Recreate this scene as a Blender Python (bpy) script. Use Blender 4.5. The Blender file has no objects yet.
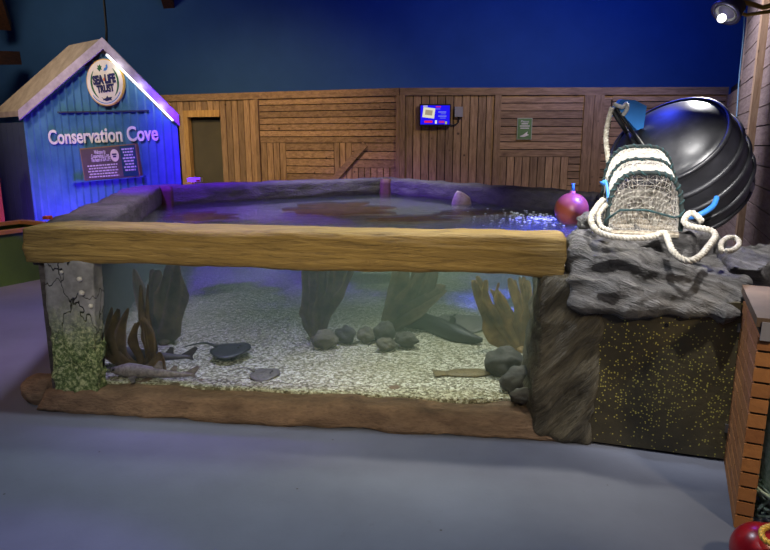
import bpy, bmesh, math, random
from mathutils import Vector, Matrix, noise
random.seed(7)
S = bpy.context.scene
C = S.collection
PI = math.pi
V = Vector

# ------------------------------------------------------------------ camera
F = 620.0; TH = math.atan(130.0/F); H = 1.5
cam_d = bpy.data.cameras.new('camera'); cam_d.sensor_width = 36; cam_d.lens = F/770*36
cam_d.clip_start = .05; cam_d.clip_end = 60
cam = bpy.data.objects.new('camera', cam_d); C.objects.link(cam)
cam.location = (0, 0, H); cam.rotation_euler = (PI/2-TH, 0, 0)
S.camera = cam
CAM = V((0, 0, H))
FW = V((0, math.cos(TH), -math.sin(TH))); UP = V((0, math.sin(TH), math.cos(TH)))
def ray(px, py): return V((1, 0, 0))*((px-385)/F) + UP*((275-py)/F) + FW
def pd(px, py, d): return CAM + ray(px, py)*d
def pz(px, py, z=0.0):
    r = ray(px, py); return CAM + r*((z-H)/r.z)
def pY(px, py, Y):
    r = ray(px, py); return CAM + r*(Y/r.y)
def ppl(px, py, p0, n):
    r = ray(px, py); return CAM + r*((V(p0)-CAM).dot(n)/r.dot(n))

# ------------------------------------------------------------------ materials
def srgb(h):
    if isinstance(h, str):
        h = h.lstrip('#'); c = [int(h[i:i+2], 16)/255 for i in (0, 2, 4)]
    else: c = h
    return tuple((x/12.92 if x <= .04045 else ((x+.055)/1.055)**2.4) for x in c) + (1,)
class NT:
    def __init__(s, name):
        s.m = bpy.data.materials.new(name); s.m.use_nodes = True
        s.t = s.m.node_tree; s.t.nodes.clear()
        s.out = s.n('ShaderNodeOutputMaterial')
        s.co = s.n('ShaderNodeTexCoord')
    def n(s, typ, **kw):
        x = s.t.nodes.new(typ)
        for k, v in kw.items():
            if k == 'i':
                for a, b in v.items():
                    if isinstance(b, bpy.types.NodeSocket): s.t.links.new(b, x.inputs[a])
                    else: x.inputs[a].default_value = b
            else: setattr(x, k, v)
        return x
    def l(s, a, b): s.t.links.new(a, b)
    def vec(s, stretch=(1, 1, 1), rot=(0, 0, 0), src='Object'):
        mp = s.n('ShaderNodeMapping', vector_type='TEXTURE', i={'Scale': tuple(1/x for x in stretch), 'Rotation': rot}); s.l(s.co.outputs[src], mp.inputs['Vector'])
        return mp.outputs[0]
    def noise(s, scale, detail=5, rough=.6, vec=None, dist=0):
        x = s.n('ShaderNodeTexNoise', i={'Scale': scale, 'Detail': detail, 'Roughness': rough, 'Distortion': dist})
        s.l(vec if vec is not None else s.co.outputs['Object'], x.inputs['Vector']); return x.outputs['Fac']
    def ramp(s, fac, stops):
        r = s.n('ShaderNodeValToRGB'); e = r.color_ramp.elements
        while len(e) < len(stops): e.new(.5)
        for k, (p, c) in enumerate(stops): e[k].position = p; e[k].color = c if len(c) == 4 else tuple(c)+(1,)
        s.l(fac, r.inputs['Fac']); return r.outputs['Color']
    def mix(s, fac, a, b, mode='MIX'):
        x = s.n('ShaderNodeMix', data_type='RGBA', blend_type=mode)
        for sock, v in ((x.inputs[0], fac), (x.inputs[6], a), (x.inputs[7], b)):
            if isinstance(v, bpy.types.NodeSocket): s.l(v, sock)
            else: sock.default_value = v
        return x.outputs[2]
    def math(s, op, a, b=0.0, c=0.0):
        x = s.n('ShaderNodeMath', operation=op)
        for k, v in enumerate((a, b, c)):
            if isinstance(v, bpy.types.NodeSocket): s.l(v, x.inputs[k])
            else: x.inputs[k].default_value = v
        return x.outputs[0]
    def bump(s, h, strength=.3, dist=.02):
        b = s.n('ShaderNodeBump', i={'Strength': strength, 'Distance': dist}); s.l(h, b.inputs['Height']); return b.outputs[0]
    def pbr(s, col, rough=.6, normal=None, metal=0, spec=.5, **kw):
        p = s.n('ShaderNodeBsdfPrincipled')
        for k, v in (('Base Color', col), ('Roughness', rough), ('Metallic', metal), ('Specular IOR Level', spec)):
            if isinstance(v, bpy.types.NodeSocket): s.l(v, p.inputs[k])
            else: p.inputs[k].default_value = v
        for k, v in kw.items(): p.inputs[k.replace('_', ' ')].default_value = v
        if normal is not None: s.l(normal, p.inputs['Normal'])
        s.l(p.outputs[0], s.out.inputs['Surface']); return p

def plain(name, c, rough=.5, metal=0, c2=None, scale=6, bump=0, spec=.5, **kw):
    t = NT(name); a = srgb(c); b = srgb(c2) if c2 else tuple(x*.75 for x in a[:3])+(1,)
    f = t.noise(scale, 6, .6)
    col = t.ramp(f, [(.3, b), (.7, a)])
    nrm = t.bump(t.noise(scale*4, 4), bump, .01) if bump else None
    t.pbr(col, rough, nrm, metal, spec, **kw); return t.m
def emit(name, c, k=1.0):
    t = NT(name); e = t.n('ShaderNodeEmission', i={'Color': srgb(c), 'Strength': k}); t.l(e.outputs[0], t.out.inputs['Surface']); return t.m
def wood(name, c, c2, stretch, rough=.75, var=.6, dark='#2a1a0c'):
    t = NT(name)
    v = t.vec(stretch)
    g = t.noise(4, 6, .65, v, .6)
    col = t.ramp(g, [(.28, srgb(c2)), (.68, srgb(c))])
    geo = t.n('ShaderNodeNewGeometry')
    rnd = geo.outputs['Random Per Island']
    val = t.math('MULTIPLY_ADD', rnd, var, 1-var*.6)
    hsv = t.n('ShaderNodeHueSaturation'); t.l(col, hsv.inputs['Color']); t.l(val, hsv.inputs['Value'])
    vo = t.n('ShaderNodeTexVoronoi', i={'Scale': 3.3}); t.l(t.vec((1, 1, 1)), vo.inputs['Vector'])
    kn = t.ramp(vo.outputs['Distance'], [(.04, (1, 1, 1)), (.085, (0, 0, 0))])
    col2 = t.mix(t.math('MULTIPLY', kn, .8), hsv.outputs[0], srgb(dark))
    t.pbr(col2, rough, t.bump(g, .35, .01)); return t.m

M = {}
M['fence_v'] = wood('plank wood upright', '#a58460', '#6b5033', (9, 9, 1.0))
M['fence_h'] = wood('plank wood level', '#a58460', '#664c30', (1.0, 9, 9))
M['wall_h'] = wood('plank wood pale', '#b3a392', '#85746a', (1.0, 1.0, 9), var=.2)
M['post'] = wood('post wood', '#c09858', '#8a6030', (9, 9, 1.0), var=.2)
M['post_pale'] = wood('pale post wood', '#cdb48c', '#9c7d52', (9, 9, 1.0), var=.2)
M['beam_roof'] = wood('roof beam wood', '#5a3218', '#2c160a', (9, 1, 9), var=.2)
M['backing'] = plain('dark backing', '#1c130c', .9)
def m_floor():
    t = NT('painted concrete floor')
    a = t.noise(1.2, 6, .6); b = t.noise(60, 3, .6); c = t.noise(14, 5, .7)
    col = t.ramp(a, [(.3, srgb('#585b68')), (.7, srgb('#696d7b'))])
    col = t.mix(t.ramp(c, [(.62, (0, 0, 0)), (.78, (.35, .35, .35))]), col, srgb('#4a4a52'))
    v = t.n('ShaderNodeTexVoronoi', i={'Scale': 5.0}); t.l(t.co.outputs['Object'], v.inputs['Vector'])
    sp = t.ramp(v.outputs['Distance'], [(.025, (1, 1, 1)), (.035, (0, 0, 0))])
    col = t.mix(sp, col, srgb('#3a3532'))
    t.pbr(col, .55, t.bump(b, .12, .004), 0, .35); return t.m
M['floor'] = m_floor()
M['wall_blue'] = plain('painted wall', '#3a5c8a', .9, 0, '#34547f', 1.2, spec=.05)
M['ceiling'] = plain('dark ceiling', '#20222c', .9)
def m_beam():
    t = NT('carved timber beam')
    v = t.vec((1.3, 6, 16), (0, .02, 0)); g = t.noise(2.2, 9, .7, v, 1.2)
    f = t.noise(1.6, 4)
    col = t.ramp(g, [(.3, srgb('#4a381a')), (.45, srgb('#8b6f36')), (.66, srgb('#b0914e'))])
    col = t.mix(t.math('MULTIPLY', f, .5), col, srgb('#7d6a45'))
    t.pbr(col, .6, t.bump(g, .9, .02)); return t.m
M['beam'] = m_beam()
def m_conc(name, a, b, crack=True, sc=3, rough=.65, rot=(0, 0, 0), stretch=(1, 1, 1), bs=.8):
    t = NT(name)
    v = t.vec(stretch, rot)
    n1 = t.noise(sc, 8, .65, v, .4); n2 = t.noise(sc*9, 5, .6, v)
    col = t.ramp(n1, [(.28, srgb(b)), (.7, srgb(a))])
    col = t.mix(t.ramp(n2, [(.3, (.5, .5, .5)), (.5, (0, 0, 0))]), col, srgb(b))
    h = t.math('ADD', n1, t.math('MULTIPLY', n2, .35))
    t.pbr(col, rough, t.bump(h, bs, .045)); return t.m
M['rim'] = m_conc('weathered rim concrete', '#5e5757', '#332f30', sc=4, stretch=(1, 1, 3))
M['base'] = m_conc('reddish sand ledge', '#957a62', '#4b392d', sc=3.5, stretch=(1, 2, 3))
M['rock'] = m_conc('carved grey rock', '#8c8885', '#1a1918', sc=3.2, rot=(0, .3, -.55), stretch=(.7, 7, 8.0), bs=1.0, rough=.48)
M['pillar_rock'] = m_conc('carved dark rock', '#7a725e', '#1b1813', sc=3.0, rot=(0, -.9, 0), stretch=(.7, 2, 6), bs=1.0, rough=.5)
def m_moss():
    t = NT('mossy cracked pillar')
    n1 = t.noise(6, 7, .65); n2 = t.noise(45, 4, .7)
    stone = t.ramp(n1, [(.3, srgb('#4a4a4d')), (.7, srgb('#9b9a9c'))])
    moss = t.ramp(n2, [(.3, srgb('#202814')), (.48, srgb('#5f7443')), (.64, srgb('#b7bd8e'))])
    sep = t.n('ShaderNodeSeparateXYZ'); t.l(t.co.outputs['Object'], sep.inputs[0])
    z = t.math('ADD', sep.outputs['Z'], t.math('MULTIPLY', n1, .35))
    f = t.ramp(z, [(.55, (1, 1, 1)), (.82, (0, 0, 0))])
    vo = t.n('ShaderNodeTexVoronoi', feature='DISTANCE_TO_EDGE', i={'Scale': 4.3})
    w = t.mix(.18, t.co.outputs['Object'], t.n('ShaderNodeTexNoise', i={'Scale': 5.0}).outputs['Color']); t.l(w, vo.inputs['Vector'])
    cr = t.ramp(vo.outputs['Distance'], [(.004, (1, 1, 1)), (.016, (0, 0, 0))])
    col = t.mix(f, t.mix(cr, stone, srgb('#111111')), moss)
    h = t.math('ADD', t.math('MULTIPLY', n2, f), t.math('MULTIPLY', cr, -1.0))
    t.pbr(col, .6, t.bump(h, .8, .02)); return t.m
M['moss'] = m_moss()
def m_hatch():
    t = NT('speckled hatch')
    n = t.noise(3, 6); v = t.n('ShaderNodeTexVoronoi', i={'Scale': 85.0, 'Randomness': 1.0}); t.l(t.co.outputs['Object'], v.inputs['Vector'])
    col = t.ramp(n, [(.3, srgb('#322d1f')), (.7, srgb('#544c35'))])
    dots = t.ramp(v.outputs['Distance'], [(.28, (1, 1, 1)), (.36, (0, 0, 0))])
    cs = t.n('ShaderNodeSeparateColor'); t.l(v.outputs['Color'], cs.inputs[0])
    sep = t.n('ShaderNodeSeparateXYZ'); t.l(t.co.outputs['Object'], sep.inputs[0])
    # splashes are denser in a band low on the left
    band = t.math('SUBTRACT', 1.0, t.math('MULTIPLY', t.math('ABSOLUTE', t.math('SUBTRACT', sep.outputs['Z'], .37)), 2.3))
    thr = t.math('SUBTRACT', 1.0, t.math('MULTIPLY', band, .68))
    pick = t.math('GREATER_THAN', cs.outputs[0], thr)
    col = t.mix(t.math('MULTIPLY', dots, pick), col, srgb('#a8a04e'))
    t.pbr(col, .45, t.bump(t.noise(30, 4), .3, .01)); return t.m
M['hatch'] = m_hatch()
def m_gravel():
    t = NT('gravel bed')
    v = t.n('ShaderNodeTexVoronoi', i={'Scale': 75.0}); t.l(t.co.outputs['Object'], v.inputs['Vector'])
    cs = t.n('ShaderNodeSeparateColor'); t.l(v.outputs['Color'], cs.inputs[0])
    col = t.ramp(cs.outputs[0], [(.0, srgb('#5c543f')), (.35, srgb('#97907a')), (.7, srgb('#cfcab4')), (1, srgb('#f2eee0'))])
    big = t.noise(1.3, 4)
    col = t.mix(t.ramp(big, [(.4, (0, 0, 0)), (.7, (.45, .45, .45))]), col, srgb('#8d8452'))
    t.pbr(col, .7, t.bump(t.math('MULTIPLY', v.outputs['Distance'], -1), 1.0, .012)); return t.m
M['gravel'] = m_gravel()
def m_water():
    t = NT('tank water')
    geo = t.n('ShaderNodeNewGeometry'); sx = t.n('ShaderNodeSeparateXYZ'); t.l(geo.outputs['True Normal'], sx.inputs[0])
    top = t.math('GREATER_THAN', sx.outputs['Z'], .5)
    w1 = t.noise(3.5, 3, .5, t.vec((1, 2.0, 1)), .8); w2 = t.noise(16, 3, .5)
    sep = t.n('ShaderNodeSeparateXYZ'); t.l(t.co.outputs['Object'], sep.inputs[0])
    # ripples run out from the inflow beside the buoy
    dv = t.n('ShaderNodeVectorMath', operation='DISTANCE', i={1: (1.3, 5.5, .86)}); t.l(t.co.outputs['Object'], dv.inputs[0])
    chop = t.math('MAXIMUM', t.math('SUBTRACT', 1.0, t.math('MULTIPLY', dv.outputs['Value'], 1.0)), 0.0)
    h = t.math('ADD', t.math('MULTIPLY', w1, .6), t.math('MULTIPLY', w2, t.math('MULTIPLY_ADD', chop, 1.1, .06)))
    h = t.math('MULTIPLY', h, top)
    nrm = t.bump(h, .35, .05)
    gl = t.n('ShaderNodeBsdfGlossy', i={'Roughness': .03}); t.l(nrm, gl.inputs['Normal'])
    tr = t.n('ShaderNodeBsdfTransparent')
    fr = t.n('ShaderNodeFresnel', i={'IOR': 1.33}); t.l(nrm, fr.inputs['Normal'])
    fac = t.math('MULTIPLY', fr.outputs[0], t.math('MULTIPLY_ADD', top, .45, .12))
    rf = t.n('ShaderNodeBsdfRefraction', i={'IOR': 1.33, 'Roughness': .02}); t.l(nrm, rf.inputs['Normal'])
    m0 = t.n('ShaderNodeMixShader'); t.l(t.math('MULTIPLY', top, .5), m0.inputs[0]); t.l(tr.outputs[0], m0.inputs[1]); t.l(rf.outputs[0], m0.inputs[2])
    mx = t.n('ShaderNodeMixShader'); t.l(fac, mx.inputs[0]); t.l(m0.outputs[0], mx.inputs[1]); t.l(gl.outputs[0], mx.inputs[2])
    t.l(mx.outputs[0], t.out.inputs['Surface'])
    sc = t.n('ShaderNodeVolumeScatter', i={'Color': srgb('#b6cdb4'), 'Density': .36, 'Anisotropy': .2})
    ab = t.n('ShaderNodeVolumeAbsorption', i={'Color': srgb('#86b0a0'), 'Density': .42})
    ad = t.n('ShaderNodeAddShader'); t.l(sc.outputs[0], ad.inputs[0]); t.l(ab.outputs[0], ad.inputs[1])
    t.l(ad.outputs[0], t.out.inputs['Volume'])
    try: t.m.cycles.homogeneous_volume = True
    except Exception: pass
    return t.m
M['water'] = m_water()
def m_pane():
    t = NT('viewing glass')
    gl = t.n('ShaderNodeBsdfGlossy', i={'Roughness': .01}); tr = t.n('ShaderNodeBsdfTransparent', i={'Color': (.96, .985, .98, 1)})
    fr = t.n('ShaderNodeFresnel', i={'IOR': 1.45})
    mx = t.n('ShaderNodeMixShader'); t.l(t.math('MULTIPLY', fr.outputs[0], .6), mx.inputs[0]); t.l(tr.outputs[0], mx.inputs[1]); t.l(gl.outputs[0], mx.inputs[2])
    t.l(mx.outputs[0], t.out.inputs['Surface']); return t.m
M['pane'] = m_pane()
def m_brick():
    t = NT('brick slips'); 
    geo = t.n('ShaderNodeNewGeometry')
    col = t.ramp(geo.outputs['Random Per Island'], [(0, srgb('#8f5a2e')), (.5, srgb('#ab723c')), (1, srgb('#9a6535'))])
    n = t.noise(30, 5, .6); col = t.mix(t.math('MULTIPLY', n, .5), col, srgb('#6a4028'))
    t.pbr(col, .8, t.bump(n, .5, .01)); return t.m
M['brick'] = m_brick()
def m_barrel():
    t = NT('black barrel plastic')
    n = t.noise(40, 6, .7); n2 = t.noise(5, 5, .6)
    col = t.ramp(n2, [(.35, srgb('#28282b')), (.75, srgb('#3d3d42'))])
    col = t.mix(t.ramp(n, [(.66, (0, 0, 0)), (.76, (.6, .6, .6))]), col, srgb('#8d8d92'))
    t.pbr(col, t.ramp(n2, [(.3, (.27, .27, .27)), (.7, (.5, .5, .5))]), t.bump(n, .15, .004)); return t.m
M['barrel'] = m_barrel()
M['black'] = plain('black plastic', '#161618', .4)
M['strap'] = plain('black strap', '#1a1a1c', .55)
M['worn_white'] = plain('worn white', '#cfcdc8', .6, 0, '#8d8b86', 30)
M['rope'] = plain('white rope', '#d2ccc0', .85, 0, '#8e8470', 40, .4)
M['rope_dark'] = plain('tarred twine', '#24302e', .85, 0, '#0f1413', 40)
M['teal_twine'] = plain('teal twine', '#23484a', .8, 0, '#141f1e', 40)
M['net'] = plain('pale net', '#c4b8a4', .85, 0, '#6b5e4c', 60)
M['net_white'] = plain('white net', '#efe9de', .85, 0, '#a8a196', 60)
M['net_green'] = plain('green grey net', '#dbe6d8', .85, 0, '#8fae94', 60)
M['blue_pl'] = plain('blue plastic', '#3a86d8', .4)
M['red_pl'] = plain('red buoy plastic', '#99101c', .3, 0, '#780b15', 3)
M['orange_pl'] = plain('orange buoy plastic', '#a8523e', .35, 0, '#9a4832', 3)
M['corr'] = plain('blue corrugated sheet', '#4c7a96', .45, 0, '#2c587a', 3, .1)
M['shed_side'] = plain('dark shed side', '#2b3440', .8)
M['roof'] = plain('roof felt', '#8a7a68', .8, 0, '#6d5f50', 8, .3)
M['fascia'] = plain('pale fascia board', '#b5a5ae', .7, 0, '#8f8087', 10, .2)
M['letter'] = plain('pale letters', '#e6dccd', .6)
M['sign_disc'] = plain('cream disc', '#e8d8c0', .55)
M['sign_edge'] = plain('sign edge', '#d9a94e', .5)
M['navy'] = plain('navy', '#181a4a', .6)
M['logo_green'] = plain('logo green', '#1f5d2c', .6)
M['logo_blue'] = plain('logo blue', '#2a78b8', .6)
M['logo_orange'] = plain('logo orange', '#d8641e', .6)
M['panel_brown'] = plain('brown panel', '#5a4d4a', .5, 0, '#4b3f3e', 5)
M['panel_teal'] = plain('teal panel', '#10424c', .5)
M['panel_text'] = plain('panel print', '#d6c8cf', .6)
M['panel_frame'] = plain('panel frame', '#8a6a4a', .6)
M['green_box'] = plain('green tub side', '#4c6a2c', .6, 0, '#3c5724', 3)
M['tub_rim'] = plain('tub rim', '#a87a58', .6)
M['orange_lit_post'] = plain('orange-lit post', '#c8662a', .6)  # wooden post; the orange light on it is put into its colour
M['lamp'] = plain('lamp housing', '#8b86a0', .35, .6)
M['bracket'] = plain('brass bracket', '#d8ac4a', .4, .3)
M['lens'] = emit('lit lens', '#ffffff', 3)
M['led'] = emit('led strip', '#f0f4ff', 4)
M['red_post'] = plain('reddish wood', '#5f3a34', .7, 0, '#3d221e', 12, .3)
M['cap'] = plain('brown cap', '#6b5440', .6, 0, '#4f3d2d', 6)
M['kelp_b'] = plain('brown kelp', '#7d5a34', .5, 0, '#4a3320', 14)
M['kelp_d'] = plain('dark kelp', '#7a6648', .55, 0, '#463a28', 10)
M['kelp_g'] = plain('golden kelp', '#bfa06c', .5, 0, '#7d6238', 10)
def m_kelp(name, a, b):
    t = NT(name); f = t.noise(9, 6, .65); g = t.noise(40, 3, .6)
    col = t.ramp(f, [(.3, srgb(b)), (.7, srgb(a))])
    pb = t.pbr(col, .5, t.bump(g, .4, .01)); tl = t.n('ShaderNodeBsdfTranslucent'); t.l(col, tl.inputs['Color'])
    mx = t.n('ShaderNodeMixShader', i={0: .5}); t.l(pb.outputs[0], mx.inputs[1]); t.l(tl.outputs[0], mx.inputs[2]); t.l(mx.outputs[0], t.out.inputs['Surface']); return t.m
M['kelp_b'] = m_kelp('brown kelp blade', '#94753e', '#57401f')
M['kelp_d'] = m_kelp('dark kelp blade', '#a38a62', '#65533c')
M['kelp_g'] = m_kelp('golden kelp blade', '#d8b67a', '#8a6c40')
M['stone'] = plain('grey stone', '#77705f', .8, 0, '#474237', 12, .4)
M['stone_d'] = plain('dark stone', '#56524a', .8, 0, '#2d2b27', 12, .4)
M['ray_d'] = plain('dark ray skin', '#2e2d30', .5, 0, '#1d1c1e', 14)
M['ray_l'] = plain('mottled ray skin', '#77706a', .5, 0, '#4d4845', 40)
M['shark_d'] = plain('dark dogfish skin', '#4a4350', .5, 0, '#332e38', 20)
M['shark_l'] = plain('spotted dogfish skin', '#9a8f92', .5, 0, '#5e5558', 45)
M['flat'] = plain('flatfish skin', '#80704c', .6, 0, '#5c4f35', 30)
M['ray_p'] = plain('pale ray snout', '#b09a98', .4, 0, '#8a7472', 20)
M['white'] = plain('white plastic', '#d8d4d4', .5)
M['grey_box'] = plain('grey plastic', '#8d8a90', .5)
M['cable'] = plain('dark cable', '#0c0c0e', .6)
M['cable_blue'] = plain('pale blue cable', '#6f9cb5', .6)
M['dark_door'] = plain('dark olive door', '#4b4431', .8, 0, '#3e3829', 2)
M['sign_green'] = plain('green notice', '#5d7d45', .6)
M['sign_edge2'] = plain('notice frame', '#9aa08a', .6)
M['limpet'] = plain('limpet shell', '#c9c6c0', .5)
M['starfish'] = plain('orange starfish', '#d2522a', .6)
M['skirt'] = plain('white base block', '#b9b2b0', .6)
M['bubble'] = plain('bubble', '#e8f2f6', .1)
M['steel'] = plain('steel fixing', '#8a8a8c', .35, .8)

# ------------------------------------------------------------------ mesh helpers
def link(name, bm, mat, parent=None, smooth=False, inv=True):
    me = bpy.data.meshes.new(name)
    if inv: bmesh.ops.recalc_face_normals(bm, faces=bm.faces)
    for f in bm.faces: f.smooth = smooth
    bm.to_mesh(me); bm.free()
    for m in (mat if isinstance(mat, (list, tuple)) else [mat]): me.materials.append(m)
    o = bpy.data.objects.new(name, me); C.objects.link(o)
    if parent:
        bpy.context.view_layer.update()
        o.parent = parent; o.matrix_parent_inverse = parent.matrix_world.inverted()
    return o
def tag(o, label=None, cat=None, group=None, kind=None):
    for k, v in (('label', label), ('category', cat), ('group', group), ('kind', kind)):
        if v: o[k] = v
    return o
def thing(name, loc, label, cat, group=None, rz=0):
    o = bpy.data.objects.new(name, None); C.objects.link(o); o.location = loc; o.rotation_euler = (0, 0, rz)
    o.empty_display_size = .1
    bpy.context.view_layer.update()
    return tag(o, label, cat, group)
def struct(o): o['kind'] = 'structure'; return o
B = bmesh.new
def box(bm, lo, hi, mtx=None, mi=0):
    lo, hi = V(lo), V(hi)
    vs = [V((x, y, z)) for z in (lo.z, hi.z) for y in (lo.y, hi.y) for x in (lo.x, hi.x)]
    if mtx is not None: vs = [mtx @ v for v in vs]
    b = [bm.verts.new(v) for v in vs]
    for f in ((0, 2, 3, 1), (4, 5, 7, 6), (0, 1, 5, 4), (2, 6, 7, 3), (0, 4, 6, 2), (1, 3, 7, 5)):
        fc = bm.faces.new([b[i] for i in f]); fc.material_index = mi
def frame(o, x, y=None, z=None):
    """matrix with origin o, x axis, z axis (default up)"""
    x = V(x).normalized(); z = V(z or (0, 0, 1)); y = z.cross(x).normalized(); z = x.cross(y)
    m = Matrix((x, y, z)).transposed().to_4x4(); m.translation = V(o); return m
def prism(bm, pts, z0, z1):
    a = [bm.verts.new((p[0], p[1], z0)) for p in pts]; b = [bm.verts.new((p[0], p[1], z1)) for p in pts]
    n = len(pts); bm.faces.new(a[::-1]); bm.faces.new(b)
    for i in range(n): bm.faces.new([a[i], a[(i+1) % n], b[(i+1) % n], b[i]])
def poly_ext(bm, pts, mtx, d):
    """outline pts (x,z) in the local xz plane of mtx, thickness d along -y to 0"""
    a = [bm.verts.new(mtx @ V((p[0], -d, p[1]))) for p in pts]; b = [bm.verts.new(mtx @ V((p[0], 0, p[1]))) for p in pts]
    n = len(pts); bm.faces.new(a); bm.faces.new(b[::-1])
    for i in range(n): bm.faces.new([a[i], b[i], b[(i+1) % n], a[(i+1) % n]])
def hexa(bm, c, n, smooth=0, disp=None):
    """c: 8 corners (bottom fl fr br bl, top fl fr br bl); n: divisions x,y,z"""
    nx, ny, nz = n; c = [V(p) for p in c]; vv = {}
    def P(i, j, k):
        key = (i, j, k)
        if key not in vv:
            u, v, w = i/nx, j/ny, k/nz
            lo = (c[0]*(1-u)+c[1]*u)*(1-v) + (c[3]*(1-u)+c[2]*u)*v
            hi = (c[4]*(1-u)+c[5]*u)*(1-v) + (c[7]*(1-u)+c[6]*u)*v
            vv[key] = bm.verts.new(lo*(1-w)+hi*w)
        return vv[key]
    fs = []
    def Q(*ks): fs.append(bm.faces.new([P(*k) for k in ks]))
    for i in range(nx):
        for j in range(ny):
            Q((i, j, 0), (i, j+1, 0), (i+1, j+1, 0), (i+1, j, 0)); Q((i, j, nz), (i+1, j, nz), (i+1, j+1, nz), (i, j+1, nz))
        for k in range(nz):
            Q((i, 0, k), (i+1, 0, k), (i+1, 0, k+1), (i, 0, k+1)); Q((i, ny, k), (i, ny, k+1), (i+1, ny, k+1), (i+1, ny, k))
    for j in range(ny):
        for k in range(nz):
            Q((0, j, k), (0, j, k+1), (0, j+1, k+1), (0, j+1, k)); Q((nx, j, k), (nx, j+1, k), (nx, j+1, k+1), (nx, j, k+1))
    vs = list(vv.values())
    for _ in range(smooth): bmesh.ops.smooth_vert(bm, verts=vs, factor=.5, use_axis_x=True, use_axis_y=True, use_axis_z=True)
    bm.normal_update()
    if disp:
        mv = [(v, v.normal*disp(v.co.copy())) for v in vs]
        for v, d in mv: v.co += d
    return vs
def fbm(p, s, o=4): return noise.fractal(V(p)*s, 1.0, 2.0, o)
def ridge(p, s): return 1-abs(noise.noise(V(p)*s))*2
def tube(bm, pts, r, seg=8, closed=False, cap=True, prof=None):
    """sweep along points; r number or list"""
    pts = [V(p) for p in pts]; n = len(pts); rings = []
    T = []
    for i in range(n):
        a = pts[(i-1) % n] if (closed or i) else pts[0]; b = pts[(i+1) % n] if (closed or i < n-1) else pts[-1]
        T.append((b-a).normalized())
    nrm = T[0].orthogonal().normalized()
    for i in range(n):
        nrm = (nrm - T[i]*nrm.dot(T[i])); nrm = nrm.normalized() if nrm.length > 1e-6 else T[i].orthogonal().normalized()
        bn = T[i].cross(nrm); rr = r[i] if isinstance(r, (list, tuple)) else r
        rings.append([bm.verts.new(pts[i] + (nrm*math.cos(2*PI*k/seg) + bn*math.sin(2*PI*k/seg))*rr) for k in range(seg)])
    for i in range(n if closed else n-1):
        a, b = rings[i], rings[(i+1) % n]
        for k in range(seg): bm.faces.new([a[k], a[(k+1) % seg], b[(k+1) % seg], b[k]])
    if cap and not closed: bm.faces.new(rings[0][::-1]); bm.faces.new(rings[-1])
def lathe(bm, prof, mtx, seg=40):
    """prof: (r, h) along local z of mtx"""
    rings = []
    for r, h in prof:
        if r < 1e-5: rings.append([bm.verts.new(mtx @ V((0, 0, h)))])
        else: rings.append([bm.verts.new(mtx @ V((r*math.cos(2*PI*k/seg), r*math.sin(2*PI*k/seg), h))) for k in range(seg)])
    for a, b in zip(rings, rings[1:]):
        for k in range(seg):
            k2 = (k+1) % seg
            if len(a) == 1 and len(b) == 1: continue
            if len(a) == 1: bm.faces.new([a[0], b[k], b[k2]])
            elif len(b) == 1: bm.faces.new([a[k], b[0], a[k2]])
            else: bm.faces.new([a[k], b[k], b[k2], a[k2]])
def sphere(bm, c, r, sub=3, scale=(1, 1, 1), disp=None):
    res = bmesh.ops.create_icosphere(bm, subdivisions=sub, radius=1)
    for v in res['verts']:
        d = disp(v.co) if disp else 0
        v.co = V(c) + V((v.co.x*scale[0], v.co.y*scale[1], v.co.z*scale[2]))*(r*(1+d))
def bez(pts, n=12, closed=False):
    """Catmull-Rom through pts"""
    pts = [V(p) for p in pts]; out = []; m = len(pts)
    rng = range(m if closed else m-1)
    for i in rng:
        if closed: p0, p1, p2, p3 = (pts[(i+k-1) % m] for k in range(4))
        else: p0, p1, p2, p3 = pts[max(i-1, 0)], pts[i], pts[i+1], pts[min(i+2, m-1)]
        for k in range(n):
            t = k/n
            out.append(.5*((2*p1)+(p2-p0)*t+(2*p0-5*p1+4*p2-p3)*t*t+(3*p1-p0-3*p2+p3)*t**3))
    if not closed: out.append(pts[-1])
    return out
def rope(bm, pts, r, pitch=.05, seg=6, strands=3):
    pts = [V(p) for p in pts]
    # resample
    L = [0]
    for a, b in zip(pts, pts[1:]): L.append(L[-1]+(b-a).length)
    n = max(8, int(L[-1]/(pitch/7))); q = []
    j = 0
    for i in range(n+1):
        s = L[-1]*i/n
        while j < len(L)-2 and L[j+1] < s: j += 1
        t = (s-L[j])/max(L[j+1]-L[j], 1e-9); q.append(pts[j].lerp(pts[j+1], t))
    nr = None; st = [[] for _ in range(strands)]
    for i in range(n+1):
        T = (q[min(i+1, n)]-q[max(i-1, 0)]).normalized()
        if nr is None: nr = T.orthogonal().normalized()
        nr = (nr-T*nr.dot(T)).normalized(); bn = T.cross(nr); s = L[-1]*i/n
        for k in range(strands):
            a = 2*PI*(s/pitch+k/strands); st[k].append(q[i]+(nr*math.cos(a)+bn*math.sin(a))*r*.52)
    for k in range(strands): tube(bm, st[k], r*.52, seg)
DG = None
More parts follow.
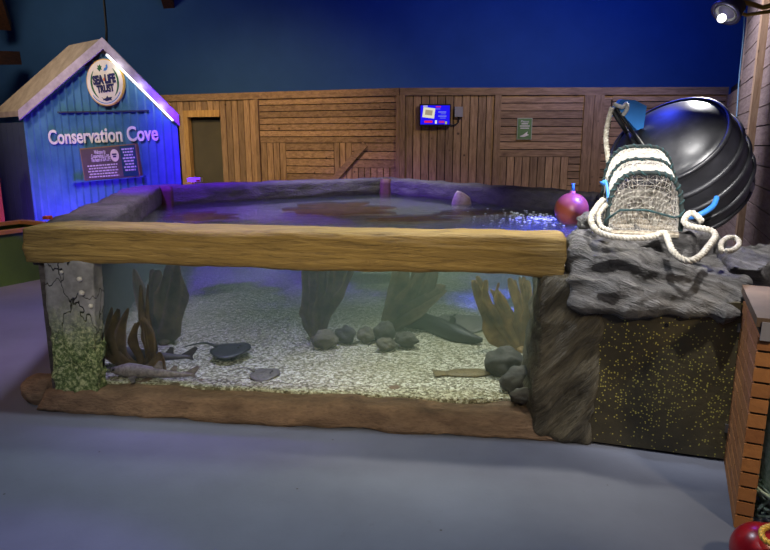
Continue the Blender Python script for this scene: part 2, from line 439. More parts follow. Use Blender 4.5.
def text(name, body, size, mtx, mat, parent=None, depth=.004, bold=.0, width=None, align='CENTER'):
    cu = bpy.data.curves.new('txt', 'FONT'); cu.body = body; cu.size = size; cu.extrude = depth; cu.offset = bold
    cu.align_x = align; cu.align_y = 'CENTER'; cu.resolution_u = 4
    o = bpy.data.objects.new('txt', cu); C.objects.link(o)
    bpy.context.view_layer.update()
    me = bpy.data.meshes.new_from_object(o.evaluated_get(bpy.context.evaluated_depsgraph_get()))
    bpy.data.objects.remove(o)
    if width:
        xs = [v.co.x for v in me.vertices]; k = width/(max(xs)-min(xs))
        for v in me.vertices: v.co.x *= k
    # text lies in xy -> local xz of mtx
    me.transform(mtx @ Matrix.Rotation(PI/2, 4, 'X'))
    me.name = name; me.materials.clear(); me.materials.append(mat)
    ob = bpy.data.objects.new(name, me); C.objects.link(ob)
    if parent: ob.parent = parent; ob.matrix_parent_inverse = parent.matrix_world.inverted()
    return ob

# ------------------------------------------------------------------ setting
bm = B(); box(bm, (-9, -1.5, -.1), (7, 13, 0)); struct(link('floor', bm, M['floor']))
bm = B(); box(bm, (-9, 12.2, 0), (9, 12.35, 4.6)); struct(link('wall_back', bm, M['wall_blue']))
bm = B(); box(bm, (-9.1, -1.5, 0), (-9, 12.3, 4.6)); struct(link('wall_left', bm, M['wall_blue']))
bm = B(); box(bm, (-9, -1.5, 4.6), (9, 12.3, 4.7)); struct(link('ceiling', bm, M['ceiling']))

# right-hand plank wall: from the far corner towards the viewer
RC = V((5.15, 9.7, 0)); RD = V((-.434, -1, 0)).normalized()
wr = frame(RC, RD)          # local x runs towards the viewer, local y points... checked below
side = 1 if (wr.to_3x3() @ V((0, 1, 0))).x < 0 else -1     # +1 when local +y faces the room
def rw(lo, hi):
    a, b = lo, hi
    if side < 0: a, b = (lo[0], -hi[1], lo[2]), (hi[0], -lo[1], hi[2])
    return a, b
L_all = 8.6
wall_r = B()
box(wall_r, *rw((0, -.16, 0), (1.6, -.05, 2.34)), mtx=wr); box(wall_r, *rw((1.6, -.16, 0), (L_all, -.05, 4.55)), mtx=wr)
WR = struct(link('wall_right', wall_r, M['backing']))
bm = B(); z = .02; k = 0
while z < 4.45:
    hgt = .185
    x0 = 0 if z+hgt < 2.36 else 1.6
    xs = [x0, 3.4 + .9*(k % 2), 6.4 - .8*(k % 2), L_all]
    for a, b in zip(xs, xs[1:]): box(bm, *rw((a+.002, -.05, z), (b-.002, -.012+random.uniform(-.003, .003), min(z+hgt, 4.5)-.012)), mtx=wr)
    z += hgt; k += 1
link('plank_cladding', bm, M['wall_h'], WR)
bm = B(); box(bm, *rw((1.6, -.05, 2.30), (1.68, .0, 4.5)), mtx=wr); link('corner_post', bm, M['wall_h'], WR)
bm = B(); box(bm, *rw((3.42, -.012, 0), (3.58, .05, 4.2)), mtx=wr); link('post', bm, M['post_pale'], WR)
bm = B(); rr = wr.to_3x3() @ V((0, side, 0))
pts = [pd(741, 18, 7.45), pd(738, 60, 7.45), pd(736, 100, 7.45), pd(734, 150, 7.45)]
def wall_pt(px, py, off): return ppl(px, py, RC + rr*off, rr)
pts = [wall_pt(745, 8, .012), wall_pt(743, 40, .012), wall_pt(739, 80, .012), wall_pt(737, 110, .012), wall_pt(734, 140, .012)]
tube(bm, bez(pts, 6), .008, 6)
tag(link('cable', bm, M['cable_blue'], None, True), 'thin pale blue cable running down the plank wall behind the barrel', 'cable')

# ---- plank fence, two runs
ZT = 2.35
FM = V((.23, 9.85, 0)); FL = V((-5.3, 9.85+(5.53)*(1.35/4.01), 0)); FR = V((5.15, 9.7, 0))
def run(o, e):
    o, e = V(o), V(e); m = frame(o, e-o)    # local x along, local y into (away from viewer), z up
    n = m.to_3x3() @ V((0, 1, 0)); inv = m.inverted()
    def at(px, py=130): q = inv @ ppl(px, py, o, n); return q.x, q.z
    return m, at, n
mL, aL, nL = run(FL, FM); mR, aR, nR = run(FM, FR)
def planks(bm, m, s0, s1, z0, z1, vert, count, gap=.013, th=.022):
    for i in range(count):
        t = th + random.uniform(-.004, .004)
        if vert:
            w = (s1-s0)/count; box(bm, (s0+i*w+gap/2, -t, z0), (s0+(i+1)*w-gap/2, 0, z1), m)
        else:
            w = (z1-z0)/count; box(bm, (s0, -t, z0+i*w+gap/2), (s1, 0, z0+(i+1)*w-gap/2), m)
LFt = V((FL+FM)/2)
fl = thing('plank_fence', LFt, 'brown plank wall with dark doorway and diagonal brace behind the pool', 'fence')
fr = thing('plank_fence', (FM+FR)/2, 'brown plank wall carrying the small screen and the green notice', 'fence')
def X(a, px, py=130): return a(px, py)[0]
def Z(a, px, py): return a(px, py)[1]
Ltot = (FM-FL).length; Rtot = (FR-FM).length
# left run
sd0, sd1 = X(aL, 190), X(aL, 220); zd = Z(aL, 205, 117)
s258, s262, s398 = X(aL, 257), X(aL, 262), Ltot
zr = 2.24
bm = B(); box(bm, (0, .0, 0), (sd0-.02, .05, ZT-.02), mL); box(bm, (sd0-.02, .0, zd), (sd1+.02, .05, ZT-.02), mL); box(bm, (sd1+.02, .0, 0), (Ltot, .05, ZT-.02), mL)
link('backing_board', bm, M['backing'], fl)
bm = B(); box(bm, (0, -.045, zr), (Ltot, .05, ZT), mL); link('top_rail', bm, M['fence_h'], fl)
bm = B(); planks(bm, mL, 0, sd0-.09, 0, zr, True, 15); planks(bm, mL, sd0-.09, sd1+.03, zd+.11, zr, True, 6)
planks(bm, mL, sd1+.03, s258, 0, zr, True, 6); link('plank_panel', bm, M['fence_v'], fl)
bm = B(); box(bm, (sd0-.09, -.05, 0), (sd0, .05, zd+.11), mL); box(bm, (sd0, -.05, zd), (sd1+.03, .05, zd+.11), mL); link('door_frame', bm, M['post'], fl)
for sx in (s258, Ltot-.05):
    bm = B(); box(bm, (sx, -.05, 0), (sx+.06, 0, zr), mL); link('post', bm, M['fence_v'], fl)
z143 = Z(aL, 330, 143)
bm = B(); planks(bm, mL, s258+.065, Ltot-.05, z143, zr, False, 7); link('plank_panel', bm, M['fence_h'], fl)
s286, s334, s356 = X(aL, 286), X(aL, 334), X(aL, 352)
bm = B(); planks(bm, mL, s258+.065, s286, 0, z143, True, 4); link('plank_panel', bm, M['fence_v'], fl)
bm = B(); planks(bm, mL, s286, s334, .3, z143, False, 10); planks(bm, mL, s286, s334, 0, .3, True, 5); link('plank_panel', bm, M['fence_h'], fl)
bm = B(); planks(bm, mL, s334, s356, 0, z143, True, 3); link('plank_panel', bm, M['fence_v'], fl)
z168 = Z(aL, 370, 168)
pn = B(); planks(pn, mL, s356, Ltot-.05, z168, z143, False, 3); planks(pn, mL, s356, Ltot-.05, 0, z168, True, 7); PN = link('plank_panel', pn, M['fence_h'], fl)
p0, p1 = V((s334+.03, -.03, Z(aL, 336, 178))), V((X(aL, 366), -.03, z143-.02)); d = (p1-p0)
bm = B(); mm = mL @ frame(p0, d, z=(0, -1, 0)); box(bm, (-.5, -.05, 0), (d.length, .05, .03), mm); link('brace', bm, M['fence_h'], PN)
# dark olive door leaf set back in the opening
bm = B(); box(bm, (sd0-.06, .06, 0), (sd1+.06, .10, zd+.05), mL); struct(link('door_1', bm, M['dark_door']))
# right run
bm = B(); box(bm, (0, 0, 0), (Rtot, .05, ZT-.02), mR); link('backing_board', bm, M['backing'], fr)
bm = B(); box(bm, (0, -.045, zr), (Rtot, .05, ZT), mR); link('top_rail', bm, M['fence_h'], fr)
r = lambda px, py=130: X(aR, px, py)
for px in (398.5, 493.5, 582, 592, 722):
    bm = B(); box(bm, (max(r(px), 0), -.05, 0), (r(px)+(.145 if px in (582, 592) else .10), 0, zr), mR); link('post', bm, M['fence_v'], fr)
bm = B(); planks(bm, mR, r(405), r(493.5), 0, zr, True, 11); link('plank_panel', bm, M['fence_v'], fr)
z157 = Z(aR, 540, 157)
bm = B(); planks(bm, mR, r(500), r(582), z157, zr, False, 8); link('plank_panel', bm, M['fence_h'], fr)
bm = B(); planks(bm, mR, r(500), r(570), 0, z157, True, 9); link('plank_panel', bm, M['fence_v'], fr)
bm = B(); planks(bm, mR, r(570), r(582), 0, z157, False, 12); link('plank_panel', bm, M['fence_h'], fr)
bm = B(); planks(bm, mR, r(599), r(609), Z(aR, 603, 128), Z(aR, 603, 100), True, 1); planks(bm, mR, r(599), r(610), Z(aR, 603, 100), zr, False, 1)
planks(bm, mR, r(610), r(722), Z(aR, 603, 128), zr, False, 5); planks(bm, mR, r(599), r(722), 0, Z(aR, 603, 128), False, 14); link('plank_panel', bm, M['fence_h'], fr)

# screen on the fence
tv = thing('wall_screen', mR @ V((r(435), -.06, 1.75)), 'small lit blue screen in a black frame mounted on the upright planks', 'screen')
x0, x1 = r(419), r(450); z0, z1 = Z(aR, 435, 126), Z(aR, 435, 104.5)
bm = B(); box(bm, (x0, -.11, z0), (x1, -.06, z1), mR); TF = link('frame', bm, M['black'], tv)
bm = B(); box(bm, (x0+.10, -.06, z0+.08), (x1-.1, -.02, z1-.08), mR); link('wall_mount', bm, M['black'], tv)
bm = B(); box(bm, (x0+.018, -.113, z0+.02), (x1-.018, -.11, z1-.02), mR); SC = link('lit_screen', bm, emit('screen blue', '#2016e8', 1.1), tv)
W, Hh = x1-x0, z1-z0
def scr(u0, v0, u1, v1, c, k=1, name='picture'):
    bm = B(); box(bm, (x0+W*u0, -.116, z1-Hh*v1), (x0+W*u1, -.113, z1-Hh*v0), mR); link(name, bm, emit('screen '+c, c, k), SC)
bm = B(); mm = mR @ Matrix.Translation((x0+W*.3, -.116, z1-Hh*.4)) @ Matrix.Rotation(.12, 4, 'Y'); box(bm, (-.09, 0, -.075), (.09, .003, .075), mm); link('picture', bm, emit('screen photo', '#e9e6c8', .9), SC)
bm = B(); box(bm, (-.055, -.002, -.035), (.055, .0, .04), mm); link('picture', bm, emit('screen tan', '#b3a58a', .8), SC)
for k, (u0, u1, v, c) in enumerate(((.12, .26, .07, '#cfd4ff'), (.52, .68, .1, '#e0357a'), (.5, .66, .2, '#6a6aff'), (.6, .85, .34, '#7d86ff'), (.68, .84, .42, '#5f68ff'), (.6, .86, .53, '#7d86ff'), (.66, .84, .62, '#5f68ff'))):
    scr(u0, v, u1, v+.05, c, .8, 'text_line')
scr(.16, .76, .42, .86, '#e02a5a', .9, 'text_line'); scr(.5, .75, .56, .9, '#f0f0e0', .9); scr(.62, .77, .8, .87, '#c03aa0', .8); scr(.82, .8, .88, .92, '#b6c26a', .8)
# socket box beside it
sb = thing('junction_box', mR @ V((r(458), -.03, 1.7)), 'small grey junction box with short cable right of the blue screen', 'box')
bm = B(); box(bm, (r(454), -.08, Z(aR, 458, 117)), (r(462), -.028, Z(aR, 458, 107)), mR); link('housing', bm, M['grey_box'], sb)
bm = B(); tube(bm, bez([mR @ V((r(458), -.05, Z(aR, 458, 117))), mR @ V((r(458), -.05, Z(aR, 458, 122))), mR @ V((r(454), -.05, Z(aR, 455, 125))), mR @ V((r(450), -.05, Z(aR, 450, 125)))], 6), .009, 6); link('lead', bm, M['cable'], sb)
# green notice
gs = thing('notice', mR @ V((r(524), -.03, 1.6)), 'small green notice with pale frame on the level planks', 'sign')
gx0, gx1, gz0, gz1 = r(516.5), r(531.5), Z(aR, 524, 139.5), Z(aR, 524, 118)
bm = B(); box(bm, (gx0, -.04, gz0), (gx1, -.026, gz1), mR); link('frame', bm, M['sign_edge2'], gs)
bm = B(); box(bm, (gx0+.012, -.043, gz0+.012), (gx1-.012, -.04, gz1-.012), mR); link('board', bm, M['sign_green'], gs)
gm = mR @ Matrix.Translation(((gx0+gx1)/2, -.045, gz1-.055))
text('lettering', 'Please', .05, gm, M['letter'], gs, .001)
for k, w in enumerate((.05, .075, .065)):
    bm = B(); zz = gz1-.095-.032*k; cx = (gx0+gx1)/2; box(bm, (cx-w, -.046, zz), (cx+w, -.043, zz+.013), mR); link('text_line', bm, M['letter'], gs)
bm = B(); poly_ext(bm, [(-.07, 0), (-.02, .02), (.0, .035), (.05, .07), (.04, .03), (.07, .02), (.03, 0), (0, -.012), (-.05, -.01)], mR @ Matrix.Translation(((gx0+gx1)/2, -.043, gz0+.05)), .003); link('picture', bm, M['letter'], gs)

# roof beams and hanging cable
bm = B(); mm = frame(pd(3, 27, 9.0), V((.1, -.15, 1))); 
def beam(pa, pb, w, h, label, grp=None):
    bm = B(); d = V(pb)-V(pa); up = (0, 0, 1) if abs(d.normalized().z) < .8 else (0, 1, 0)
    box(bm, (0, -w/2, -h/2), (d.length, w/2, h/2), frame(pa, d, z=up))
    return tag(link('roof_beam', bm, M['beam_roof'], None), label, 'beam')
bm.free()
beam(pd(-22, -60, 9.5), pd(5, 26, 11.0), .2, .2, 'dark sloping timber strut at the top left corner above the shed')
beam(pd(-60, 57, 9.0), pd(15, 58, 11.0), .2, .22, 'dark level timber beam end at the left edge behind the shed roof')
beam(pd(150, -60, 10.0), pd(171, 9, 11.6), .2, .2, 'dark timber strut end at the top of the blue wall right of the hanging cable')
ca = pd(106.5, 30, 9.2)
bm = B(); tube(bm, [pd(106.5, 46, 9.2), ca, V((ca.x, ca.y, 4.6))], .018, 8); tag(link('cable', bm, M['cable'], None, True), 'black cable hanging straight down to the shed roof peak', 'cable')

# ------------------------------------------------------------------ shed
SL = V((pY(24, 124, 8.3).x, 8.3, 0)); SR = V((pY(177, 120, 7.65).x, 7.65, 0))
SW = (SR-SL).length; sm = frame(SL, SR-SL)      # local x along facade, y away from viewer
si = sm.inverted(); sn = sm.to_3x3() @ V((0, 1, 0))
def sh(px, py, off=0): q = si @ ppl(px, py, SL - sn*off, sn); return q
dv = si.to_3x3() @ V((-.62, .42, 0))            # depth direction of the leaning side
zeL, ze, za = 1.79, 1.79, 2.60
ax = sh(107.5, 45).x
shed = thing('beach_hut', (SL+SR)/2, 'blue corrugated hut with pitched roof and white Conservation Cove lettering', 'hut')
bm = B()     # corrugated facade as one folded sheet
pitch = .115; n = int(SW/pitch); prof = []
x = 0
while x < SW-1e-6:
    for dx, dy in ((0, 0), (.012, -.016), (.03, -.016), (.042, 0), (pitch*.5, 0.0)):
        if x+dx <= SW: prof.append((x+dx, dy))
    x += pitch
prof.append((SW, 0))
def ztop(x): return .04+ze+(za-ze)*(x/ax if x < ax else (SW-x)/(SW-ax))
fr_, bk_ = [], []
for x, y in prof:
    fr_.append((bm.verts.new(sm @ V((x, y, 0))), bm.verts.new(sm @ V((x, y, ztop(x))))))
    bk_.append((bm.verts.new(sm @ V((x, y+.004, 0))), bm.verts.new(sm @ V((x, y+.004, ztop(x))))))
for L_ in (fr_, bk_):
    for a, b in zip(L_, L_[1:]): bm.faces.new([a[0], b[0], b[1], a[1]])
FAC = link('front_sheet', bm, M['corr'], shed, inv=False)
bm = B(); box(bm, (0.01, .006, 0), (SW-.01, .05, ze-.02), sm); 
link('front_frame', bm, M['shed_side'], shed)
def quadwall(name, a, b, z0, z1, th, mat):
    bm = B(); d = b-a; box(bm, (0, 0, z0), (d.length, th, z1), sm @ frame(a, d)); return link(name, bm, mat, shed)
a = V((0, .0, 0)); b = a + dv*1.15
bm = B(); d = b-a; m2 = sm @ frame(a, d)
k = 0
while k*.16 < d.length: box(bm, (k*.16+.002, -.02, 0), (min(k*.16+.158, d.length), .0, ze), m2); k += 1
link('side_wall', bm, M['shed_side'], shed)
quadwall('side_wall', V((SW-.03, .04, 0)), V((SW-.03, .04, 0))+dv*1.0, 0, ze-.03, .02, M['shed_side'])
quadwall('back_wall', dv*1.1, dv*1.1+V((SW, 0, 0)), 0, ze-.03, .02, M['shed_side'])
# roof: two slabs, overhanging in front by .16
ex = .13; rise = (za-ze)
def roof(xa, xe, name, th=.07):
    """slab from apex xa to eave xe"""
    sgn = 1 if xe > xa else -1
    sl = rise/abs(xe-xa); zo = .06
    e2 = xe + (.09 if sgn > 0 else .02); z_e = ze - sl*abs(e2-xe)*sgn*(1 if e2 > xe else -1) + zo; z_a = za + zo + .02
    bm = B(); vs = []
    for dpt in (V((0, -.07, 0)), dv*1.12):
        for (x, z) in ((xa, z_a), (e2, z_e), (e2, z_e+th), (xa, z_a+th)): vs.append(bm.verts.new(sm @ (V((x, 0, z))+dpt)))
    f = [(0, 1, 2, 3), (4, 7, 6, 5), (0, 4, 5, 1), (1, 5, 6, 2), (2, 6, 7, 3), (3, 7, 4, 0)]
    for q in f: bm.faces.new([vs[i] for i in q])
    o = link(name, bm, M['roof'], shed)
    bm = B(); vs = []
    for y in (-.07, -.09):
        for (x, z) in ((xa, z_a-.05), (e2, z_e-.05), (e2, z_e+th+.005), (xa, z_a+th+.005)): vs.append(bm.verts.new(sm @ V((x, y, z))))
    for q in f: bm.faces.new([vs[i] for i in q])
    link('fascia_board', bm, M['fascia'], o)
    return o
roof(ax, 0, 'roof_slope'); RO = roof(ax, SW, 'roof_slope')
bm = B(); p0, p1 = V((ax+.02, -.055, za-.035)), V((SW-.02, -.055, ze-.0)); box(bm, (0, -.009, -.009), ((p1-p0).length, .009, .009), sm @ frame(p0, p1-p0)); tag(link('light_strip', bm, M['led'], RO), 'glowing white light strip')
# lettering
la, lb = sh(49.5, 136), sh(159, 133); lc = (la+lb)/2
text('lettering', 'Conservation Cove', .25, sm @ Matrix.Translation((lc.x, -.022, sh(105, 136).z)) @ Matrix.Rotation(-.03, 4, 'Y'), M['letter'], shed, .005, .005, abs(lb.x-la.x))
# ledge line above the lettering
bm = B(); q0, q1 = sh(59, 112), sh(149, 112); box(bm, (q0.x, -.03, q0.z-.012), (q1.x, .0, q0.z+.004), sm); link('sheet_joint', bm, M['shed_side'], shed)
# round sign
cc = sh(105, 82.5, .05); rx, rz = abs(sh(124, 82).x-sh(87, 82).x)/2, abs(sh(105, 59).z-sh(105, 106).z)/2
rs = thing('round_sign', sm @ V((cc.x, -.05, cc.z)), 'round cream sign with sea creatures and dark lettering in the hut gable', 'sign')
ms = sm @ Matrix.Translation((cc.x, -.02, cc.z)) @ Matrix.Rotation(-.08, 4, 'Y') @ Matrix.Diagonal((1, 1, rz/rx, 1))
R_ = rx
def disc(r0, d0, d1, mat, name, a0=0, a1=2*PI, ri=0, par=rs, off=0):
    bm = B(); n = 48; out = [(r0*math.cos(a0+(a1-a0)*i/n)+off, r0*math.sin(a0+(a1-a0)*i/n)) for i in range(n+1)]
    if a1-a0 > 6.2: out = out[:-1]
    if ri: out += [(ri*math.cos(a1-(a1-a0)*i/n)+off, ri*math.sin(a1-(a1-a0)*i/n)) for i in range(n+1)]
    poly_ext(bm, out, ms @ Matrix.Translation((0, -d0, 0)), d1-d0); return link(name, bm, mat, par)
disc(R_, 0, .03, M['sign_edge'], 'rim'); disc(R_*.955, .02, .034, M['sign_disc'], 'face')
for a0, a1 in ((-PI*.30, PI*.26), (PI*.74, PI*1.30)):
    # crescent arc
    bm = B(); n = 24; o_ = []; i_ = []
    for k in range(n+1):
        t = k/n; a = a0+(a1-a0)*t; w = .085*math.sin(PI*t)**.7
        o_.append((R_*.76*math.cos(a), R_*.76*math.sin(a))); i_.append((R_*(.755-w)*math.cos(a), R_*(.755-w)*math.sin(a)))
    poly_ext(bm, o_+i_[::-1], ms @ Matrix.Translation((0, -.034, 0)), .004); link('crescent', bm, M['logo_green'], rs)
disc(R_*.90, .034, .036, M['logo_blue'], 'text_arc', -PI*.82, -PI*.18, R_*.865)
text('lettering', 'SEA LiFE', R_*.50, ms @ Matrix.Translation((0, -.04, R_*.12)), M['navy'], rs, .003, R_*.026, R_*1.22)
text('lettering', 'TRUST', R_*.42, ms @ Matrix.Translation((0, -.04, -R_*.27)), M['navy'], rs, .003, R_*.018, R_*.92)
bm = B(); poly_ext(bm, [(R_*(.01+.085*(1 if i % 2 else .45)*math.cos(PI/2+i*PI/5)), R_*(.13+.085*(1 if i % 2 == 0 else .45)*math.sin(PI/2+i*PI/5))) for i in range(10)], ms @ Matrix.Translation((0, -.034, 0)), .004); link('star_mark', bm, M['logo_orange'], rs)
def blob(pts, mat, name):
    bm = B(); poly_ext(bm, [(R_*x, R_*y) for x, y in pts], ms @ Matrix.Translation((0, -.034, 0)), .004); link(name, bm, mat, rs)
blob([(-.30, .62), (-.24, .66), (-.26, .76), (-.2, .72), (-.12, .78), (-.1, .7), (-.03, .7), (-.08, .63), (-.05, .54), (-.13, .57), (-.17, .48), (-.22, .53)], M['logo_green'], 'turtle_mark')
blob([(.03, .5), (.1, .6), (.18, .62), (.2, .72), (.27, .74), (.28, .62), (.22, .52), (.13, .48)], M['logo_blue'], 'fish_mark')
blob([(-.28, -.60), (-.18, -.68), (-.05, -.66), (.02, -.57), (.08, -.64), (.28, -.64), (.22, -.72), (.26, -.8), (.15, -.76), (-.05, -.8), (-.16, -.74), (-.24, -.74), (-.2, -.7)], M['navy'], 'shark_mark')
# information panel (tilted a little on the hut)
pc = sh(110.5, 162.5, .05); pw = abs(sh(138, 145).x-sh(82, 147).x); ph = abs(sh(80, 148).z-sh(80, 180).z)
ip = thing('information_panel', sm @ V((pc.x, -.05, pc.z)), 'brown and teal information panel tilted on the hut under the lettering', 'sign')
mp = sm @ Matrix.Translation((pc.x, -.017, pc.z)) @ Matrix.Rotation(-.075, 4, 'Y')
bm = B(); box(bm, (-pw/2, -.05, -ph/2), (pw/2, 0, ph/2), mp); link('frame', bm, M['panel_frame'], ip)
bm = B(); box(bm, (-pw/2+.015, -.054, -ph/2+.015), (pw*.22, -.05, ph/2-.015), mp); link('brown_board', bm, M['panel_brown'], ip)
bm = B(); box(bm, (pw*.22, -.055, -ph/2+.015), (pw/2-.015, -.05, ph/2-.015), mp); link('teal_board', bm, M['panel_teal'], ip)
for k, (s, w) in enumerate((('Welcome to', .20), ('Conservation Cove.', .33), ('The heart of SEA LIFE', .35))):
    text('lettering', s, .07, mp @ Matrix.Translation((-pw*.14, -.056, ph*(.34-.115*k))), M['panel_text'], ip, .001, .0008, pw*w)
for k in range(5):
    bm = B(); zz = -ph*(.06+.085*k); w = pw*(.27-.02*(k % 2)); cx = -pw*.13; 
    x = cx-w
    random.seed(k+3)
    while x < cx+w:
        l = random.uniform(.02, .05); box(bm, (x, -.056, zz-.008), (min(x+l, cx+w), -.0545, zz+.008), mp); x += l+.012
    link('text_line', bm, M['panel_text'], ip)
for k in range(8):
    bm = B(); zz = ph*(.36-.09*k); w = pw*(.105-.015*(k % 3)); cx = pw*.355; x = cx-w
    random.seed(k+30)
    while x < cx+w:
        l = random.uniform(.02, .05); box(bm, (x, -.057, zz-.009), (min(x+l, cx+w), -.0555, zz+.009), mp); x += l+.011
    link('text_line', bm, M['panel_text'], ip)
ms2 = ms; ms = mp @ Matrix.Translation((pw*.115, -.022, ph*.2)) @ Matrix.Diagonal((1, 1, 1.2, 1))
disc(pw*.075, .034, .036, M['sign_disc'], 'small_logo', par=ip)
bm = B(); 
for zz, w in ((.012, .05), (-.012, .035)): box(bm, (-w/2*1.3, -.04, zz-.008), (w/2*1.3, -.036, zz+.008), ms)
link('logo_text', bm, M['navy'], ip); ms = ms2
# shelf rail under the panel
bm = B(); q0, q1 = sh(74, 182), sh(147, 176); dd = q1-q0; box(bm, (0, -.05, -.01), (dd.length, -.0, .01), sm @ frame((q0.x, -.017, q0.z), V((dd.x, 0, dd.z)))); link('ledge', bm, M['corr'], shed)

# ------------------------------------------------------------------ touch pool
F0 = V((-1.98, 3.32, 0)); F1 = V((1.055, 2.944, 0)); FU = (F1-F0).normalized(); FN = V((-FU.y, FU.x, 0))   # FN points into the pool
WZ = .86; RZ = 1.055; GZ = .13
def fp(s, off, z): return F0 + FU*s + FN*off + V((0, 0, z))
def fs(px, py, off):   # front-plane coordinate for a pixel
    q = ppl(px, py, F0+FN*off, FN); return (q-F0).dot(FU), q.z
tank = thing('touch_pool', ((F0.x+F1.x)/2, 5.0, 0), 'large many-sided aquarium pool with timber-look front beam and glass viewing window', 'aquarium')
A = fp(fs(25, 228, .05)[0], .05, 0); Bp = V(pz(131, 185.5, RZ)); Cp = V(pz(391, 177, RZ)); Dp = V(pz(606, 192, RZ)); Ep = V((2.55, 5.25, 0)); Gp = V((1.6, 3.0, 0)); 
for q in (A, Bp, Cp, Dp): q.z = 0
Fr = fp(fs(566, 236, .05)[0], .05, 0)
outer = [A, Bp, Cp, Dp, Ep, Gp, Fr]
def inset(poly, d):
    out = []; n = len(poly)
    cen = sum(poly, V((0, 0, 0)))/n
    L = []
    for i in range(n):
        a, b = poly[i], poly[(i+1) % n]; t = (b-a).normalized(); nn = V((-t.y, t.x, 0))
        if (cen-a).dot(nn) < 0: nn = -nn
        w = d[i] if isinstance(d, (list, tuple)) else d
        L.append((a+nn*w, t))
    for i in range(n):
        (p, t), (q, u) = L[i-1], L[i]
        den = t.x*u.y-t.y*u.x; k = ((q.x-p.x)*u.y-(q.y-p.y)*u.x)/den; out.append(p+t*k)
    return out
inner = inset(outer, [.34, .32, .32, .3, .3, .3, .22])
# rims: left, back-left, back-right, right
winner = inset(outer, [.20, .2, .2, .2, .2, .2, .16])
def zz(p, z): return V((p.x, p.y, z))
for i in range(4):
    o0, o1, i0, i1 = outer[i], outer[i+1], inner[i], inner[i+1]
    ln = (o1-o0).length
    bm = B()
    hexa(bm, [zz(o0, .84), zz(i0, .84), zz(i1, .84), zz(o1, .84), zz(o0, RZ), zz(i0, RZ), zz(i1, RZ), zz(o1, RZ)], (6, int(ln*14), 6), 2,
         lambda p: fbm(p, 5, 4)*.016 + fbm((p.x, p.y, p.z*5), 3, 3)*.008)
    RM = link('rim', bm, M['rim'], tank, True)
    w0, w1 = o0.lerp(i0, .12), o1.lerp(i1, .12); i0, i1 = winner[i], winner[i+1]; 
    bm = B(); v8 = [zz(w0, 0), zz(i0, 0), zz(i1, 0), zz(w1, 0), zz(w0, .86), zz(i0, .86), zz(i1, .86), zz(w1, .86)]
    hexa(bm, v8, (2, 8, 6)); link('wall', bm, M['rim'], tank)
# reddish posts in the far corners
for (c, nb) in ((1, 2), (2, 3)):
    p = inner[c]; q = sum(outer, V((0, 0, 0)))/7; t = (q-p).normalized()
    bm = B(); hexa(bm, [V(v)+V((0, 0, 0)) for v in [zz(p+t*.10+V((-.07, 0, 0)), .2), zz(p+t*.10+V((.07, 0, 0)), .2), zz(p+V((.08, .0, 0)), .2), zz(p+V((-.08, 0, 0)), .2), zz(p+t*.10+V((-.07, 0, 0)), RZ+.005), zz(p+t*.10+V((.07, 0, 0)), RZ+.005), zz(p+V((.08, .0, 0)), RZ+.005), zz(p+V((-.08, 0, 0)), RZ+.005)]], (3, 3, 12), 1, lambda p: fbm(p, 9)*.008)
    tag(link('corner_post', bm, M['red_post'], tank, True), 'reddish wooden corner post')
# front beam
sA, sB = fs(25, 228, .05)[0]-.035, fs(566, 236, .05)[0]+.01
prof_b = [(25, 263), (110, 264.5), (220, 269), (330, 271.5), (440, 273.5), (510, 275), (540, 280), (567, 284)]
prof_t = [(25, 227), (60, 225.5), (150, 228), (260, 230), (390, 232.5), (500, 235), (566, 237.5)]
def prof_at(prf, s):
    Q = [fs(x, y, .05) for x, y in prf]
    if s <= Q[0][0]: return Q[0][1]
    for (a, za_), (b, zb_) in zip(Q, Q[1:]):
        if s <= b: t = (s-a)/(b-a); t = t*t*(3-2*t)*.5+t*.5; return za_+(zb_-za_)*t
    return Q[-1][1]
bm = B(); NX, NY, NZ = 130, 6, 10
vs = hexa(bm, [fp(sA, .05, 0), fp(sB, .05, 0), fp(sB, .30, 0), fp(sA, .30, 0), fp(sA, .05, 1), fp(sB, .05, 1), fp(sB, .30, 1), fp(sA, .30, 1)], (NX, NY, NZ))
for v in vs:
    s = (v.co-F0).dot(FU); a, b = prof_at(prof_b, s), prof_at(prof_t, s); v.co.z = a+(b-a)*v.co.z
for _ in range(2): bmesh.ops.smooth_vert(bm, verts=vs, factor=.5, use_axis_x=True, use_axis_y=True, use_axis_z=True)
bm.normal_update()
mv = []
for v in vs:
    s = (v.co-F0).dot(FU); p = (s*1.6, v.co.y*1.5, v.co.z*22+s*.6)
    mv.append((v, v.normal*(fbm(p, 1, 4)*.010 + fbm((s*5, v.co.y*5, v.co.z*5), 1, 3)*.007)))
for v, d in mv: v.co += d
tag(link('front_beam', bm, M['beam'], tank, True), 'yellowish timber-look beam along the front')
# base ledge: tapered mound
bm = B(); sA2, sB2 = fs(48, 400, .0)[0], fs(590, 443, 0)[0]
vs = hexa(bm, [fp(sA2-.10, 0, 0), fp(sB2, -.02, 0), fp(sB2, .34, 0), fp(sA2-.10, .34, 0), fp(sA2-.06, .06, .115), fp(sB2-.04, .04, .11), fp(sB2-.04, .34, .115), fp(sA2-.06, .34, .12)], (110, 10, 5), 2,
     lambda p: fbm(p, 4, 5)*.02 + fbm((p.x*1.5, p.y*4, p.z*14), 1, 3)*.010)
for v in vs: v.co.z = max(v.co.z, -.005)
tag(link('base_ledge', bm, M['base'], tank, True), 'sandy brown ledge along the floor')
kc = pz(29, 409, 0); bm = B(); sphere(bm, (kc.x+.02, kc.y+.12, .075), .10, 4, (1.1, 1.0, .98), lambda p: fbm(p*1.0, 1.6, 4)*.12); tag(link('base_knob', bm, M['base'], tank, True), 'rounded sandy lump at the corner')
